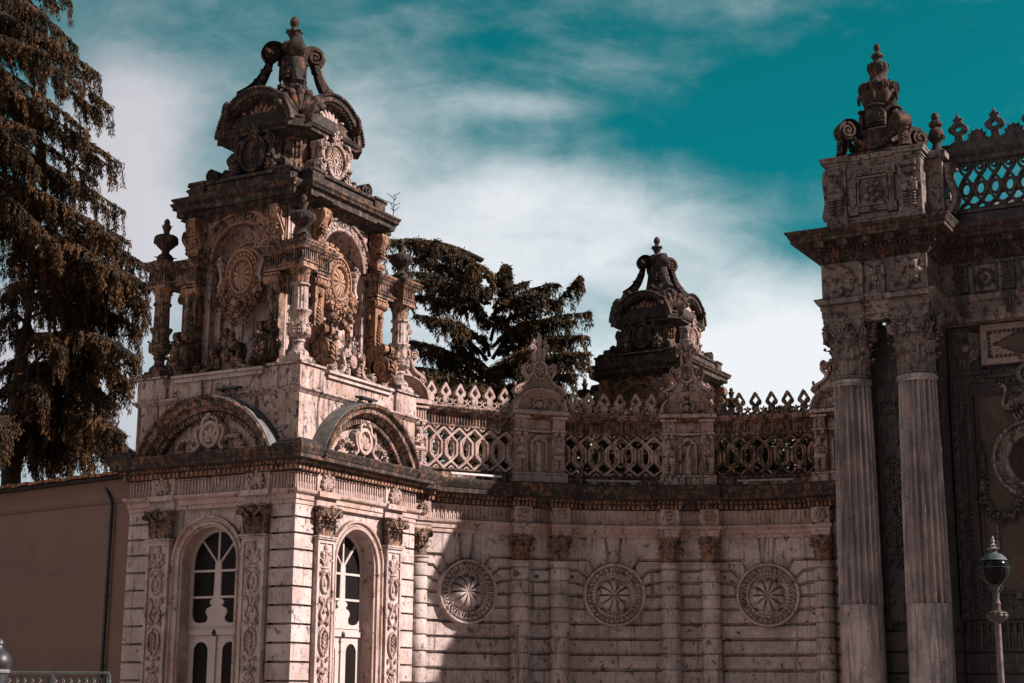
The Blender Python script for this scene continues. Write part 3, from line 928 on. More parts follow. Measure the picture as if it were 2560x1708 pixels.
        arcband(m, [(.60, .34), (.60, .14), (.57, .10), (.52, .12), (.50, .2), (.50, .34)], radians(5), radians(175), 26, 0, 10.95, .95, 1.0)
        m.build('leaf_fan', MOR, nz)
        # oval medallion
        m = MB(M)
        oz = 10.84
        prof = [(.64, .36), (.64, .06), (.62, .03), (.59, .03), (.57, .10), (.46, .10), (.44, .02), (.41, .0), (.385, .02), (.37, .14)]
        arcband(m, prof, 0, 2 * pi, 48, 0, oz, .76, 1.0)
        for i in range(22):
            t = 2 * pi * i / 22
            ell(m, (.515 * .76 * cos(t), .085, oz + .515 * sin(t)), (.042, .05, .055), 0, (6, 4))
        for i in range(44):
            if i % 2: ell(m, (.515 * .76 * cos(2 * pi * i / 44), .085, oz + .515 * sin(2 * pi * i / 44)), (.012, .05, .03), pi / 2 - 2 * pi * i / 44, (6, 4))
        md = m.build('oval_medallion', MOR, A)
        q = MB(M); gadroon(q, 0, oz, .29, .385, .14, .13, 12); q.build('gadrooned_boss', MOR, md)
        # side scrolls and fruit swag
        for s in (-1, 1):
            m = MB(M)
            volute(m, s * .60, 11.16, .10, -.03, .2, hand=s); volute(m, s * .52, 11.02, .07, -.03, .2, hand=-s)
            strap(m, [(s * .66, 11.16), (s * .58, 10.95), (s * .56, 10.75), (s * .64, 10.60)], .11, -.02, .2, 16)
            for j in range(7): ell(m, (s * (.55 + .1 * rng.random()), .0, 10.62 - .035 * j), (.04, .05, .03), rng.uniform(-1, 1), (6, 4))
            ell(m, (s * .62, .02, 11.30), (.09, .05, .05), s * .6, (6, 4)); ell(m, (s * .72, .02, 11.22), (.07, .05, .04), s * 1.1, (6, 4))
            m.build('side_scroll', MA, md)
        m = MB(M)
        for i in range(95):
            t = radians(rng.uniform(192, 348)); f = 1 - abs((math.degrees(t) - 270) / 84)
            rad = rng.uniform(.60, .66 + .62 * f)
            x, z = rad * .80 * cos(t), oz + .0 + rad * sin(t)
            r = rng.uniform(.045, .095)
            if rng.random() < .3:
                for j in range(5):
                    u = 2 * pi * j / 5
                    ell(m, (x + r * .7 * cos(u), .02 - .15 * f * rng.random(), z + r * .7 * sin(u)), (r * .45, .05, r * .45), 0, (6, 4))
            elif rng.random() < .5:
                ell(m, (x, .06 - .20 * f * rng.random(), z), (r, r * .9, r), 0, (8, 6))
            else:
                ell(m, (x, .04 - .14 * f * rng.random(), z), (r * 1.3, .05, r * .45), rng.uniform(-1.6, 1.6), (6, 4))
        m.build('fruit_swag', MC, md)
        # shield and scrolls at the foot
        m = MB(T4() @ side(k, b + .34))
        cz = 8.88
        a = np.linspace(0, 2 * pi, 20, endpoint=False)
        prism(m, np.stack([.13 * np.cos(a), cz + .02 + .17 * np.sin(a)], 1), -.10, .2, .02)
        ell(m, (0, -.09, cz + .02), (.10, .05, .13), 0, (8, 6))
        palmette(m, 0, cz + .20, .46, .42, .03, 7, False, .10, 72)
        for s in (-1, 1):
            strap(m, [(s * .13, cz + .16), (s * .30, cz + .24), (s * .40, cz + .08), (s * .34, cz - .16), (s * .52, cz - .30), (s * .72, cz - .33)], .12, -.10, .15, 26)
            volute(m, s * .30, cz + .16, .12, -.12, .15, hand=-s); volute(m, s * .80, cz - .24, .13, -.12, .15, hand=s)
            acanthus(m, s * .22, cz - .34, .20, .36, -.05, .06, 4); acanthus(m, s * .42, cz - .34, .2, .30, -.04, .06, 4)
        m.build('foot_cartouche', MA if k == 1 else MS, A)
    # round bosses in the spandrels
    for k in range(4):
        for s in (-1, 1):
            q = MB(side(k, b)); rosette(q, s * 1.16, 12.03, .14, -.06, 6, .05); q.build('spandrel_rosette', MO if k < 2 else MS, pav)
    # ---- flanking piers with volutes, consoles above
    for k in range(4):
        M = side(k, b)
        for s in (-1, 1):
            cx = s * 1.20
            m = MB(M)
            box(m, cx - .17, cx + .17, -.28, .02, 8.5, 10.45)
            box(m, cx - .20, cx + .20, -.33, .02, 8.5, 8.62)
            acanthus(m, cx, 9.45, .26, .85, -.29, .05, 8)
            for e in (-1, 1): acanthus(m, .14, 9.45, .2, .8, 0, .04, 7, M=T4(cx + e * .17, 0, 0) @ RZ(e * pi / 2) @ T4(0, 0, 0))
            # great foot scroll seen from the side
            for e in (-1, 1):
                Q = T4(cx + e * .15, -.40, 8.94) @ RZ(e * pi / 2)
                volute(m, 0, 0, .34, -.05, .10, hand=-e, M=Q); volute(m, -e * .10, .46, .13, -.05, .10, hand=e, M=Q)
                strap(m, [(e * .1, .34), (-e * .0, .42), (-e * .1, .56)], .14, -.03, .12, 10, M=Q)
            lathe(m, [(.30, -.17), (.30, .17)], 18, M=T4(cx, -.40, 8.94) @ RY(pi / 2))
            lathe(m, [(.10, -.19), (.10, .19)], 12, M=T4(cx, -.30, 9.40) @ RY(pi / 2))
            for j in range(4):
                tt = radians(200 + 36 * j)
                ell(m, (cx, -.40 + .33 * cos(tt + pi / 2) - .02, 8.94 + .36 * sin(tt + pi)), (.15, .07, .10), 0, (6, 4))
            acanthus(m, cx, 8.62, .36, .62, -.73, .07, 5)
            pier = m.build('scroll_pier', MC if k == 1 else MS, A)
            q = MB(M)
            for zz, rr in ((10.53, .13),):
                lathe(q, [(rr, -.23), (rr * .8, -.12), (rr * .86, -.03), (rr * .7, 0), (rr * .86, .03), (rr * .8, .12), (rr, .23)], 16, M=T4(cx, -.26, zz) @ RY(pi / 2))
                for e in (-1, 1): volute(q, 0, 0, rr * 1.05, -.03, .02, hand=-e, M=T4(cx + e * .23, -.26, zz) @ RZ(e * pi / 2))
            slab(q, cx - .22, cx + .22, -.36, .02, 10.62, 10.67, .01)
            q.build('ionic_capital', MC, pier)
            # console above the entablature block
            q = MB(M)
            cx2 = s * 1.19
            box(q, cx2 - .15, cx2 + .15, -.10, .02, 11.3, 12.28)
            pts = [(-.36, 12.22), (-.40, 12.05), (-.27, 11.85), (-.13, 11.62), (-.18, 11.48), (-.30, 11.44)]
            for e in (-1, 1):
                Q = T4(cx2 + e * .13, 0, 0) @ RZ(-pi / 2)
                strap(q, [(-x * 1.0, z) for x, z in pts], .10, -.02, .02, 22, M=Q)
                volute(q, .30, 12.12, .12, -.03, .03, hand=1, M=Q)
            sheet = [(-.10, 12.28), (-.40, 12.26), (-.43, 12.05), (-.30, 11.84), (-.17, 11.62), (-.20, 11.50), (-.28, 11.45), (-.26, 11.38), (-.10, 11.34)]
            prism(q, [(-x, z) for x, z in sheet], -.12, .12, M=T4(cx2, 0, 0) @ RZ(-pi / 2), back=True)
            acanthus(q, cx2, 11.60, .26, .60, -.33, .06, 6)
            lathe(q, [(.07, -.16), (.07, .16)], 10, M=T4(cx2, -.24, 11.48) @ RY(pi / 2))
            q.build('scroll_console', MC, A)
    # ---- corner columns, their blocks and urns
    for ic, (sx, sy) in enumerate(((1, -1), (-1, -1), (1, 1), (-1, 1))):
        c = (sx * (H - .33), sy * (H - .33))
        Q = T4(c[0], c[1], 0)
        m = MB(Q)
        box(m, -.27, .27, -.27, .27, 8.5, 8.60); slab(m, -.24, .24, -.24, .24, 8.60, 8.66, .01)
        lathe(m, [(.23, 8.66), (.24, 8.70), (.22, 8.76), (.13, 8.84), (.115, 8.90), (.12, 8.96), (.15, 8.99), (.15, 9.03), (.12, 9.06)], 20)
        lobed(m, [(.12, 9.05), (.19, 9.10), (.245, 9.18), (.25, 9.26), (.225, 9.36), (.20, 9.48), (.205, 9.56), (.25, 9.63), (.275, 9.67), (.27, 9.70), (.18, 9.71)], 64, 8, .07)
        for i in range(8): acanthus(m, 0, 9.10, .17, .30, -.235, .035, 3, M=RZ(2 * pi * i / 8))
        lathe(m, [(.185, 9.70), (.175, 10.24), (.175, 10.25)], 64, flute=(16, .09))
        lathe(m, [(.18, 10.245), (.215, 10.26), (.215, 10.30), (.18, 10.32)], 20)
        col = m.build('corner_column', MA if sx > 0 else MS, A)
        q = MB(Q)
        lathe(q, [(.175, 10.31), (.18, 10.45), (.215, 10.58), (.26, 10.64)], 18)
        for i in range(8):
            leafsheet(q, .13, .26, .06, M=RZ(2 * pi * i / 8) @ T4(0, -.175, 10.34)); leafsheet(q, .12, .34, .08, M=RZ(2 * pi * (i + .5) / 8) @ T4(0, -.175, 10.33))
        slab(q, -.27, .27, -.27, .27, 10.635, 10.69, .012)
        q.build('capital', MC, col)
        # entablature block over column and piers
        m = MB()
        xs = sorted((sx * 1.0, sx * 2.27)); ys = sorted((sy * 1.0, sy * 2.27))
        n0, n1 = sx * 1.62, sy * 1.62
        def Lplan(e):
            # L-shaped plan following pier - column - pier
            X, Y, n, w0 = 2.25 + e, 2.25 + e, 1.74 - e, .98 - e
            P = [(w0, -1.5), (w0, -2.03 - e), (n, -2.03 - e), (n, -Y), (X, -Y), (X, -n), (2.03 + e, -n), (2.03 + e, -w0), (1.5, -w0), (1.5, -1.5)]
            P = [(px * sx, -py * sy * -1 * -1 if sy < 0 else -py) for px, py in P] if False else [(px * sx, (py if sy < 0 else -py)) for px, py in P]
            return P if area2(P) > 0 else P[::-1]
        for (e, z0_, e2, z1_) in ((0, 10.69, 0, 10.77), (.03, 10.77, .03, 10.80), (-.02, 10.80, -.02, 11.05), (.03, 11.05, .09, 11.13), (.10, 11.13, .13, 11.18), (.14, 11.18, .16, 11.235), (.12, 11.235, .05, 11.27)):
            A0, A1 = np.array(Lplan(e)), np.array(Lplan(e2)); n = len(A0)
            v = np.concatenate([np.c_[A0, np.full(n, z0_)], np.c_[A1, np.full(n, z1_)]])
            m.add(v, grid_faces(2, n, False, True), ng=[list(range(n))[::-1], list(range(n, 2 * n))])
        for k in range(4):
            M = RZ(k * pi / 2)
            for s in (-1, 1):
                # only the blocks of this corner
                p = M @ np.array([s * 2.0, -2.23, 0, 1])
                if p[0] * sx > 0 and p[1] * sy > 0:
                    flutes_line(m, *sorted((s * 1.77, s * 2.21)), -2.23, 10.82, 11.04, .075, .025, M=M, rods=False)
                    flutes_line(m, *sorted((s * 1.0, s * 1.42)), -2.01, 10.82, 11.04, .075, .025, M=M, rods=False)
        m.build('entablature_block', MS, A)
        # urn
        m = MB(Q)
        box(m, -.20, .20, -.20, .20, 11.265, 11.33)
        lathe(m, [(.18, 11.33), (.20, 11.40), (.17, 11.46), (.10, 11.52), (.085, 11.56), (.12, 11.62)], 18)
        for i in range(4): leafsheet(m, .16, .18, .09, M=RZ(2 * pi * i / 4 + pi / 4) @ T4(0, -.17, 11.30))
        lobed(m, [(.10, 11.60), (.17, 11.66), (.25, 11.74), (.285, 11.82), (.28, 11.90), (.20, 11.96), (.10, 11.99)], 72, 12, .13)
        urnlobes(m, 11.86, .26, .20, 12)
        lathe(m, [(.085, 11.97), (.07, 12.02), (.075, 12.08), (.10, 12.13), (.115, 12.18), (.08, 12.21), (.06, 12.24), (.075, 12.29), (.05, 12.35), (.01, 12.38)], 14)
        for i in range(5): leafsheet(m, .10, .16, .07, M=RZ(2 * pi * i / 5) @ T4(0, -.075, 12.09))
        m.build('corner_urn', MD, A)
    # ---- pavilion entablature (Greek-cross plan)
    b2, w2 = b + .02, w + .02
    cross = [(w2, -b2), (w2, -w2), (b2, -w2), (b2, w2), (w2, w2), (w2, b2), (-w2, b2), (-w2, w2), (-b2, w2), (-b2, -w2), (-w2, -w2), (-w2, -b2)]
    m = MB()
    sweep(m, [(-.2, 12.24), (.02, 12.24), (.03, 12.30), (.06, 12.31), (.07, 12.33), (.15, 12.44), (.17, 12.47), (.30, 12.475), (.30, 12.62), (.32, 12.63), (.34, 12.66), (.40, 12.74), (.42, 12.77), (.42, 12.80), (.1, 12.84), (-.2, 12.84)], cross)
    for k in range(4):
        m.M = side(k, b2)
        eggs_line(m, -w2 - .1, w2 + .1, -.10, 12.385, .05, .105)
        dentil_line(m, -w2 - .38, w2 + .38, -.39, -.33, 12.655, 12.70, .06)
        eggs_line(m, -w2 - .4, w2 + .4, -.41, 12.76, .025, .06)
        for s in (-1, 1):
            x0, x1 = sorted((s * 1.38, s * .98))
            slab(m, x0 - .06, x1 + .06, -.40, 0, 12.47, 12.50, .005)
    m.build('pavilion_cornice', MK, A)
    m = MB()
    sweep(m, [(-.3, 12.82), (.14, 12.82), (.14, 12.86), (.10, 12.88), (.10, 13.10), (.15, 13.12), (.17, 13.16), (.15, 13.19), (-.5, 13.22)], cross)
    box(m, -1.5, 1.5, -1.5, 1.5, 12.7, 13.2)
    for k in range(4):
        m.M = side(k, b2)
        for s in (-1, 1):
            x0, x1 = sorted((s * 1.48, s * 1.05))
            slab(m, x0, x1, -.16, .1, 12.84, 13.16, .005); slab(m, x0 - .03, x1 + .03, -.20, .1, 13.162, 13.225, .02)
    m.build('pavilion_attic', MK, A)
    # ---- drum : concave body with fluted panels
    m = MB()
    rings = []
    for z, r in ((13.2, 1.22), (13.3, 1.18), (13.45, 1.05), (13.7, .97), (14.0, .97), (14.2, 1.02), (14.3, 1.06)):
        ch = .28
        P = [(r - ch, -r), (r, -r + ch), (r, r - ch), (r - ch, r), (-r + ch, r), (-r, r - ch), (-r, -r + ch), (-r + ch, -r)]
        rings.append(np.c_[np.array(P), np.full(8, z)])
    m.add(np.concatenate(rings), grid_faces(7, 8, False, True))
    for k in range(4):
        m.M = side(k, .97)
        for s in (-1, 1):
            for j in range(3):
                x = s * (.36 + .15 * j)
                box(m, x - .022, x + .022, -.05, .05, 13.65, 14.12)
                if j < 2: arcband(m, [(.085, .05), (.085, -.05), (.055, -.05), (.055, .05)], 0, pi, 8, x + s * .075, 14.10)
        # corner bracket with leaves
        m.M = RZ(k * pi / 2 + pi / 4) @ T4(0, -1.16, 0)
        box(m, -.14, .14, -.10, .1, 13.25, 14.22)
        for j in (-1, 0, 1):
            ell(m, (j * .09, -.13, 14.12), (.045, .07, .12), 0, (6, 4))
            ell(m, (j * .09, -.11, 13.9), (.035, .05, .14), 0, (6, 4))
            tube(m, [(j * .10, -.16, 13.22), (j * .10, -.17, 13.45), (j * .10, -.14, 13.58), (j * .10, -.12, 13.66)], [.05, .05, .03, .005], 6)
        box(m, -.17, .17, -.14, .05, 14.18, 14.26)
    m.build('drum', MS, A)
    r = 1.10; ch = .26
    octo = [(r - ch, -r), (r, -r + ch), (r, r - ch), (r - ch, r), (-r + ch, r), (-r, r - ch), (-r, -r + ch), (-r + ch, -r)]
    m = MB()
    sweep(m, [(-.3, 14.26), (.0, 14.26), (.02, 14.30), (.10, 14.36), (.12, 14.38), (.22, 14.385), (.22, 14.46), (.26, 14.50), (.30, 14.555), (.28, 14.58), (-.3, 14.60)], octo)
    for k in range(4):
        m.M = side(k, r)
        eggs_line(m, -.95, .95, -.06, 14.335, .035, .085); dentil_line(m, -1.05, 1.05, -.28, -.22, 14.48, 14.53, .075)
        m.M = RZ(k * pi / 2 + pi / 4) @ T4(0, -1.37, 0)
        slab(m, -.28, .28, -.36, .2, 14.40, 14.60, .03)
    m.build('drum_cornice', MK, A)
    # ---- dome of four barrel vaults
    for k in range(4):
        M = RZ(k * pi / 2)
        m = MB(M)
        R0, zc = 1.13, 14.46
        prof = [(R0, .0), (R0, -1.40), (R0 - .02, -1.45), (R0 - .06, -1.46), (R0 - .09, -1.40), (R0 - .20, -1.38), (R0 - .21, -1.32), (R0 - .27, -1.30), (R0 - .28, -1.10)]
        arcband(m, prof, radians(5), radians(175), 34, 0, zc, 1.0, .95)
        for i in range(44):
            t = radians(7) + radians(166) * (i + .5) / 44
            ell(m, ((R0 - .035) * cos(t), -1.455, zc + .95 * (R0 - .035) * sin(t)), (.022, .025, .035), pi / 2 - t, (6, 4))
        for i in range(24):
            t = radians(9) + radians(162) * (i + .5) / 24
            ell(m, ((R0 - .245) * cos(t), -1.31, zc + .95 * (R0 - .245) * sin(t)), (.032, .035, .045), pi / 2 - t, (6, 4))
        va = m.build('vault_arch', MK, A)
        m = MB(M)
        a = np.linspace(.05, pi - .05, 24)
        prism(m, [((R0 - .25) * cos(t), zc + .95 * (R0 - .25) * sin(t)) for t in a], -1.12, -.9)
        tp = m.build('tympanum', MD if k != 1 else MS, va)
        q = MB(M)
        shellfan(q, 0, zc + .16, .56, -1.14, 9, .07, spread=70)
        for s in (-1, 1):
            acanthus(q, s * .46, zc + .14, .30, .42, -1.14, .06, 5); acanthus(q, s * .68, zc + .12, .22, .26, -1.14, .05, 4)
            volute(q, s * .16, zc + .2, .08, -1.22, -1.1, hand=-s)
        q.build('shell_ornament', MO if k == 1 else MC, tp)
    for k in range(4):
        m = MB(RZ(k * pi / 2 + pi / 4) @ T4(0, -1.50, 0) @ T4(0, 0, 14.6) @ SC(.86, .86, .86) @ T4(0, 0, -14.6))
        lathe(m, [(.26, 14.58), (.30, 14.64), (.20, 14.72), (.10, 14.76)], 12)
        for i in range(7):
            a = radians(-66 + 22 * i)
            ell(m, (sin(a) * .44, -.10, 14.74 + .46 * cos(a)), (.115, .10, .36), a, (12, 8))
            ell(m, (sin(a) * .62, -.13, 14.75 + .65 * cos(a)), (.115, .08, .12), a, (12, 8))
        m.build('corner_shell', MD, A)
    m = MB()
    rings = []
    for z, r in ((14.5, 1.32), (14.9, 1.22), (15.2, 1.04), (15.45, .78), (15.56, .62)):
        ch = r * .40
        P = [(r - ch, -r), (r, -r + ch), (r, r - ch), (r - ch, r), (-r + ch, r), (-r, r - ch), (-r, -r + ch), (-r + ch, -r)]
        rings.append(np.c_[np.array(P), np.full(8, z)])
    m.add(np.concatenate(rings), grid_faces(5, 8, False, True), ng=[list(range(32, 40))])
    sweep(m, [(-.2, 15.54), (.0, 15.54), (.04, 15.57), (.04, 15.62), (-.02, 15.65), (-.05, 15.72), (-.4, 15.76)], [(-.48, -.48), (.48, -.48), (.48, .48), (-.48, .48)])
    box(m, -.3, .3, -.3, .3, 15.6, 15.76)
    m.build('dome', MD, A)
    # ---- clock-like cartouches in front of the drum
    for k in range(4):
        M = side(k, 1.30)
        m = MB(M)
        cz = 13.86
        a = np.linspace(0, 2 * pi, 32, endpoint=False)
        e = lambda f: np.stack([f * .36 * np.cos(a), cz + f * .42 * np.sin(a)], 1)
        prism(m, e(1.1), -.06, .25, .02)
        ringshape(m, e(1.12), e(.90), -.14, -.04, .02); ringshape(m, e(.80), e(.74), -.09, -.04, .01)
        for i in range(16):
            t = 2 * pi * i / 16
            strap(m, [(.10 * cos(t), cz + .10 * sin(t)), (.27 * cos(t), cz + .31 * sin(t))], .035, -.085, -.05, 3)
        for i in range(30):
            t = 2 * pi * i / 30; ell(m, (.36 * 1.01 * cos(t), -.14, cz + .42 * 1.01 * sin(t)), (.022, .02, .03), pi / 2 - t, (6, 4))
        ringshape(m, np.stack([.09 * np.cos(a), cz + .1 * np.sin(a)], 1), np.stack([.05 * np.cos(a), cz + .06 * np.sin(a)], 1), -.10, -.04, .01)
        for s in (-1, 1):
            strap(m, [(s * .30, cz + .34), (s * .50, cz + .30), (s * .52, cz + .02), (s * .44, cz - .20), (s * .62, cz - .44), (s * .82, cz - .54)], .16, -.11, .2, 26)
            volute(m, s * .52, cz + .26, .15, -.13, .2, hand=-s); volute(m, s * .56, cz - .14, .12, -.13, .2, hand=s)
            acanthus(m, s * .50, cz - .62, .34, .52, -.09, .07, 5); acanthus(m, s * .76, cz - .64, .28, .34, -.07, .06, 4)
            volute(m, s * .80, cz - .40, .13, -.10, .2, hand=-s)
            ell(m, (s * .46, -.10, cz + .44), (.12, .08, .07), s * .9, (6, 4))
        for i in range(12):
            ell(m, (rng.uniform(-.3, .3), -.10, cz - .52 - .06 * rng.random()), (.07, .06, .04), rng.uniform(-1, 1), (6, 4))
        palmette(m, 0, cz + .40, .40, .36, -.06, 5, True, .08)
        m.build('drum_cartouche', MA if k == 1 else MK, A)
        for s in (-1, 1):   # free scrolls at the ends of the attic
            m = MB(side(k, 1.50))
            x = s * 1.02
            lathe(m, [(.17, -.12), (.17, .12)], 18, M=T4(x, .02, 13.38) @ RX(pi / 2))
            volute(m, x, 13.38, .19, -.16, .14, hand=-s)
            strap(m, [(x - s * .02, 13.21), (x - s * .2, 13.22), (x - s * .34, 13.36)], .12, -.10, .12, 10)
            m.build('attic_scroll', MK, A)
    # ---- crowning vase and its four scroll arms
    m = MB()
    lathe(m, [(.34, 15.74), (.36, 15.80), (.30, 15.86), (.22, 15.90), (.18, 15.96), (.20, 16.04)], 24)
    lobed(m, [(.18, 16.02), (.24, 16.12), (.30, 16.28), (.33, 16.44), (.34, 16.60), (.28, 16.74), (.20, 16.80), (.16, 16.83)], 72, 12, .08)
    lobed(m, [(.14, 16.82), (.22, 16.86), (.30, 16.96), (.315, 17.06), (.28, 17.14), (.18, 17.19), (.10, 17.21)], 72, 14, .10)
    urnlobes(m, 17.06, .29, .20, 14)
    lathe(m, [(.10, 17.19), (.09, 17.26), (.11, 17.32), (.16, 17.38), (.17, 17.46), (.10, 17.53), (.07, 17.58), (.085, 17.62), (.12, 17.68), (.115, 17.76), (.07, 17.84), (.02, 17.88)], 18)
    for i in range(6):
        leafsheet(m, .16, .24, .12, M=RZ(2 * pi * i / 6) @ T4(0, -.10, 17.27))
        ell(m, (0, -.17, 17.47), (.05, .05, .05), M=RZ(2 * pi * (i + .5) / 6))
        acanthus(m, 0, 16.08, .26, .56, -.30, .05, 5, M=RZ(2 * pi * i / 6))
    for i in range(26):
        a = 2 * pi * i / 26
        ell(m, (.36 * cos(a), .36 * sin(a), 15.88 + .06 * sin(a * 6)), (.07, .07, .07), 0, (6, 4))
    v = m.build('crowning_vase', MD, A)
    for k in range(4):
        m = MB(RZ(k * pi / 2 + pi / 4))
        # plane of the arm: local -y is outwards
        Q = RZ(-pi / 2)
        pts = [(.24, 16.55), (.34, 16.96), (.56, 17.0), (.69, 16.82), (.60, 16.64)]
        strap(m, pts, .22, -.12, .12, 24, M=Q)
        volute(m, .53, 16.80, .23, -.15, .15, hand=-1, a0=pi / 2, M=Q)
        lathe(m, [(.19, -.12), (.19, .12)], 14, M=Q @ T4(.53, 0, 16.80) @ RX(pi / 2))
        strap(m, [(.56, 16.64), (.66, 16.30), (.82, 15.98), (1.02, 15.74), (1.24, 15.56)], .21, -.11, .11, 24, M=Q, taper=((0, .8), (.5, 1.3), (1, 1.7)))
        for i in range(34):
            t = i / 33
            p = np.array([.57, 16.6]) * (1 - t) ** 2 + 2 * t * (1 - t) * np.array([.72, 15.9]) + t * t * np.array([1.34, 15.42])
            rr = .07 + .075 * t
            ell(m, (p[0] + rng.normal(0, .035), rng.normal(0, .05), p[1] + rng.normal(0, .03)), (rr * rng.uniform(.7, 1.2), rr, rr * rng.uniform(.7, 1.3)), rng.uniform(-1, 1), (6, 4), M=Q)
        m.build('scroll_arm', MD, A)
    return root


tower = build_tower()
far = dup(tower)
far.location = Vector(tower.location) + Vector((sin(PHI), cos(PHI), 0)) * 22.0
far['label'] = 'second domed tower far behind the curved wall, only its dark top showing'
for o in (tower, far): o['group'] = 'twin domed towers'


# ================================================================== the curved wall
RW = 10.2
WALLC = (3.6, 30.39, 0)
BAYS = (56.85, 34.60, 12.35)
NODES = (67.95, 45.72, 23.48, 1.23)            # middle of each column pair
def bent(ac):
    """flat (x, y outwards negative, z) -> the curve, x measured along the wall from azimuth ac"""
    def f(v):
        a = radians(ac) - v[:, 0] / RW
        r = RW + v[:, 1]
        return np.stack([-r * np.sin(a), r * np.cos(a), v[:, 2]], 1)
    return f


def seg_dist(X, Z, a, b):
    ax, az = a; bx, bz = b
    dx, dz = bx - ax, bz - az
    t = np.clip(((X - ax) * dx + (Z - az) * dz) / (dx * dx + dz * dz), 0, 1)
    return np.hypot(X - ax - t * dx, Z - az - t * dz)


def build_wall():
    root = thing('curved_wall', 'concave rusticated stone wall with three round medallions, half columns and a pierced parapet', 'wall', WALLC, -PHI)
    A = root
    WJ = [.92, 1.31, 1.68, 2.06, 2.45, 2.84, 3.22, 3.58]
    # rusticated face as a height field
    s0, s1 = -(radians(74) * RW), radians(2) * RW
    ns, nz = 560, 190
    sg = np.linspace(s0, s1, ns); zg = np.concatenate([np.linspace(0, 1.2, 12), np.linspace(1.2, 5.42, nz)[1:]])
    X, Z = np.meshgrid(sg, zg, indexing='ij')
    dist = np.full(X.shape, 9.0)
    for z in WJ: dist = np.minimum(dist, np.abs(Z - z))
    for ac in (79.1,) + BAYS:
        xc = -radians(ac) * RW
        x = X - xc
        inb = np.abs(x) < 2.0
        d = np.full(X.shape, 9.0)
        hp = 2.0
        for s in (-1, 1):
            L = [[(s * hp, 4.84), (s * .64, 4.84), (s * .36, 4.30)], [(s * hp, 4.57), (s * .93, 4.57), (s * .5, 4.22)], [(s * hp, 4.25), (s * 1.0, 4.25), (s * .6, 4.12)], [(s * hp, 3.92), (s * .6, 3.92)],
                 [(s * .21, 5.45), (s * .10, 4.5)]]
            for P in L:
                for p, q in zip(P[:-1], P[1:]): d = np.minimum(d, seg_dist(x, Z, p, q))
        dist = np.where(inb, np.minimum(dist, d), dist)
    dep = np.clip(1 - (dist / .034) ** 2, 0, 1) ** .35 * .085
    for xn in NODES: dep = np.where(np.abs(X + radians(xn) * RW) < .16, dep, dep)
    a = -X / RW
    r = RW + dep
    v = np.stack([-r * np.sin(a), r * np.cos(a), Z], 2).reshape(-1, 3)
    m = MB(); m.add(v, grid_faces(ns, len(zg)))
    # body behind, up to the parapet
    th = np.linspace(radians(74), radians(-2), 60)
    pl = [(-(RW + .16) * sin(t), (RW + .16) * cos(t)) for t in th] + [(-(RW + .9) * sin(t), (RW + .9) * cos(t)) for t in th[::-1]]
    n = len(pl)
    v = np.concatenate([np.c_[np.array(pl), np.zeros(n)], np.c_[np.array(pl), np.full(n, 6.7)]])
    m.add(v, grid_faces(2, n, False, True), ng=[list(range(n, 2 * n))])
    m.build('wall_face', MWL, A, 60)
    # half columns with capitals and rosettes
    cols = []
    for xn in NODES:
        for s in (1, -1):
            a = xn + s * 2.95
            if 2 < a < 66.5: cols.append(a)
    JC = [0, .53, .92, 1.31, 1.68, 2.06, 2.45, 2.84, 3.22, 3.58, 3.92, 4.25, 4.57, 4.70]
    for a in cols:
        Q = RZ(radians(a)) @ T4(0, RW, 0)
        m = MB(Q)
        pr = []
        for z0, z1 in zip(JC[:-1], JC[1:]):
            last = z1 == 4.70
            pr += [(.205, z0 + .0), (.205, z0 + .032), (.243, z0 + .038), (.25, z0 + .06), (.25, z1 - (.02 if not last else 0)), (.243, z1 - .004), (.205, z1)]
        lathe(m, pr, 24, pi * .95, 2.05 * pi, c=(0, -.11))
        lathe(m, [(.25, 4.70), (.275, 4.71), (.285, 4.73), (.275, 4.755), (.25, 4.76)], 24, pi * .95, 2.05 * pi, c=(0, -.11))
        col = m.build('half_column', MWL, A)
        q = MB(Q @ T4(0, -.11, 0))
        corinthian(q, .215, 4.76, 5.42, n=8, abw=.285)
        q.build('capital', MCAP, col)
        # broken-forward entablature over the column
        q = MB(Q)
        box(q, -.24, .24, -.34, .1, 5.42, 5.51); box(q, -.25, .25, -.36, .1, 5.512, 5.61)
        slab(q, -.30, .30, -.41, .1, 5.612, 5.715, .03)
        eggs_line(q, -.29, .29, -.405, 5.66, .025, .06)
        box(q, -.235, .235, -.32, .1, 5.716, 6.12)
        rosette(q, 0, 5.91, .165, -.32, 12, .09)
        for e in (-1, 1): rosette(q, 0, 5.91, .15, 0, 10, .05, M=T4(e * .235, -.15, 0) @ RZ(e * pi / 2))
        q.build('entablature_block', MO, A)
    # medallions
    for ib, ac in enumerate(BAYS):
        Q = RZ(radians(ac)) @ T4(0, RW - .02, 0) @ SC(1, 1.55, 1)
        m = MB(Q)
        prof = [(.815, .1), (.815, -.06), (.79, -.10), (.745, -.10), (.73, -.05), (.60, -.03), (.59, .0), (.565, .0), (.55, -.06), (.52, -.07), (.50, -.02), (.49, .06), (0.0, .06)]
        arcband(m, prof, 0, 2 * pi, 64, 0, 3.94)
        n = 30
        for i in range(n):
            t = 2 * pi * i / n
            ell(m, (.665 * cos(t), -.045, 3.94 + .665 * sin(t)), (.042, .05, .065), pi / 2 - t, (8, 6))
            t += pi / n
            ell(m, (.665 * cos(t), -.045, 3.94 + .665 * sin(t)), (.012, .05, .065), pi / 2 - t, (6, 4))
        for i in range(40):
            t = 2 * pi * i / 40
            box(m, -.022, .022, -.055, .0, .555, .60, M=T4(0, 0, 3.94) @ RY(pi / 2 - t))
        md = m.build('medallion', MWL, A)
        q = MB(Q); gadroon(q, 0, 3.94, .47, .47, .05, .16, 10); q.build('flower_boss', MWL, md)
    # entablature that follows the curve
    f0 = bent(0)
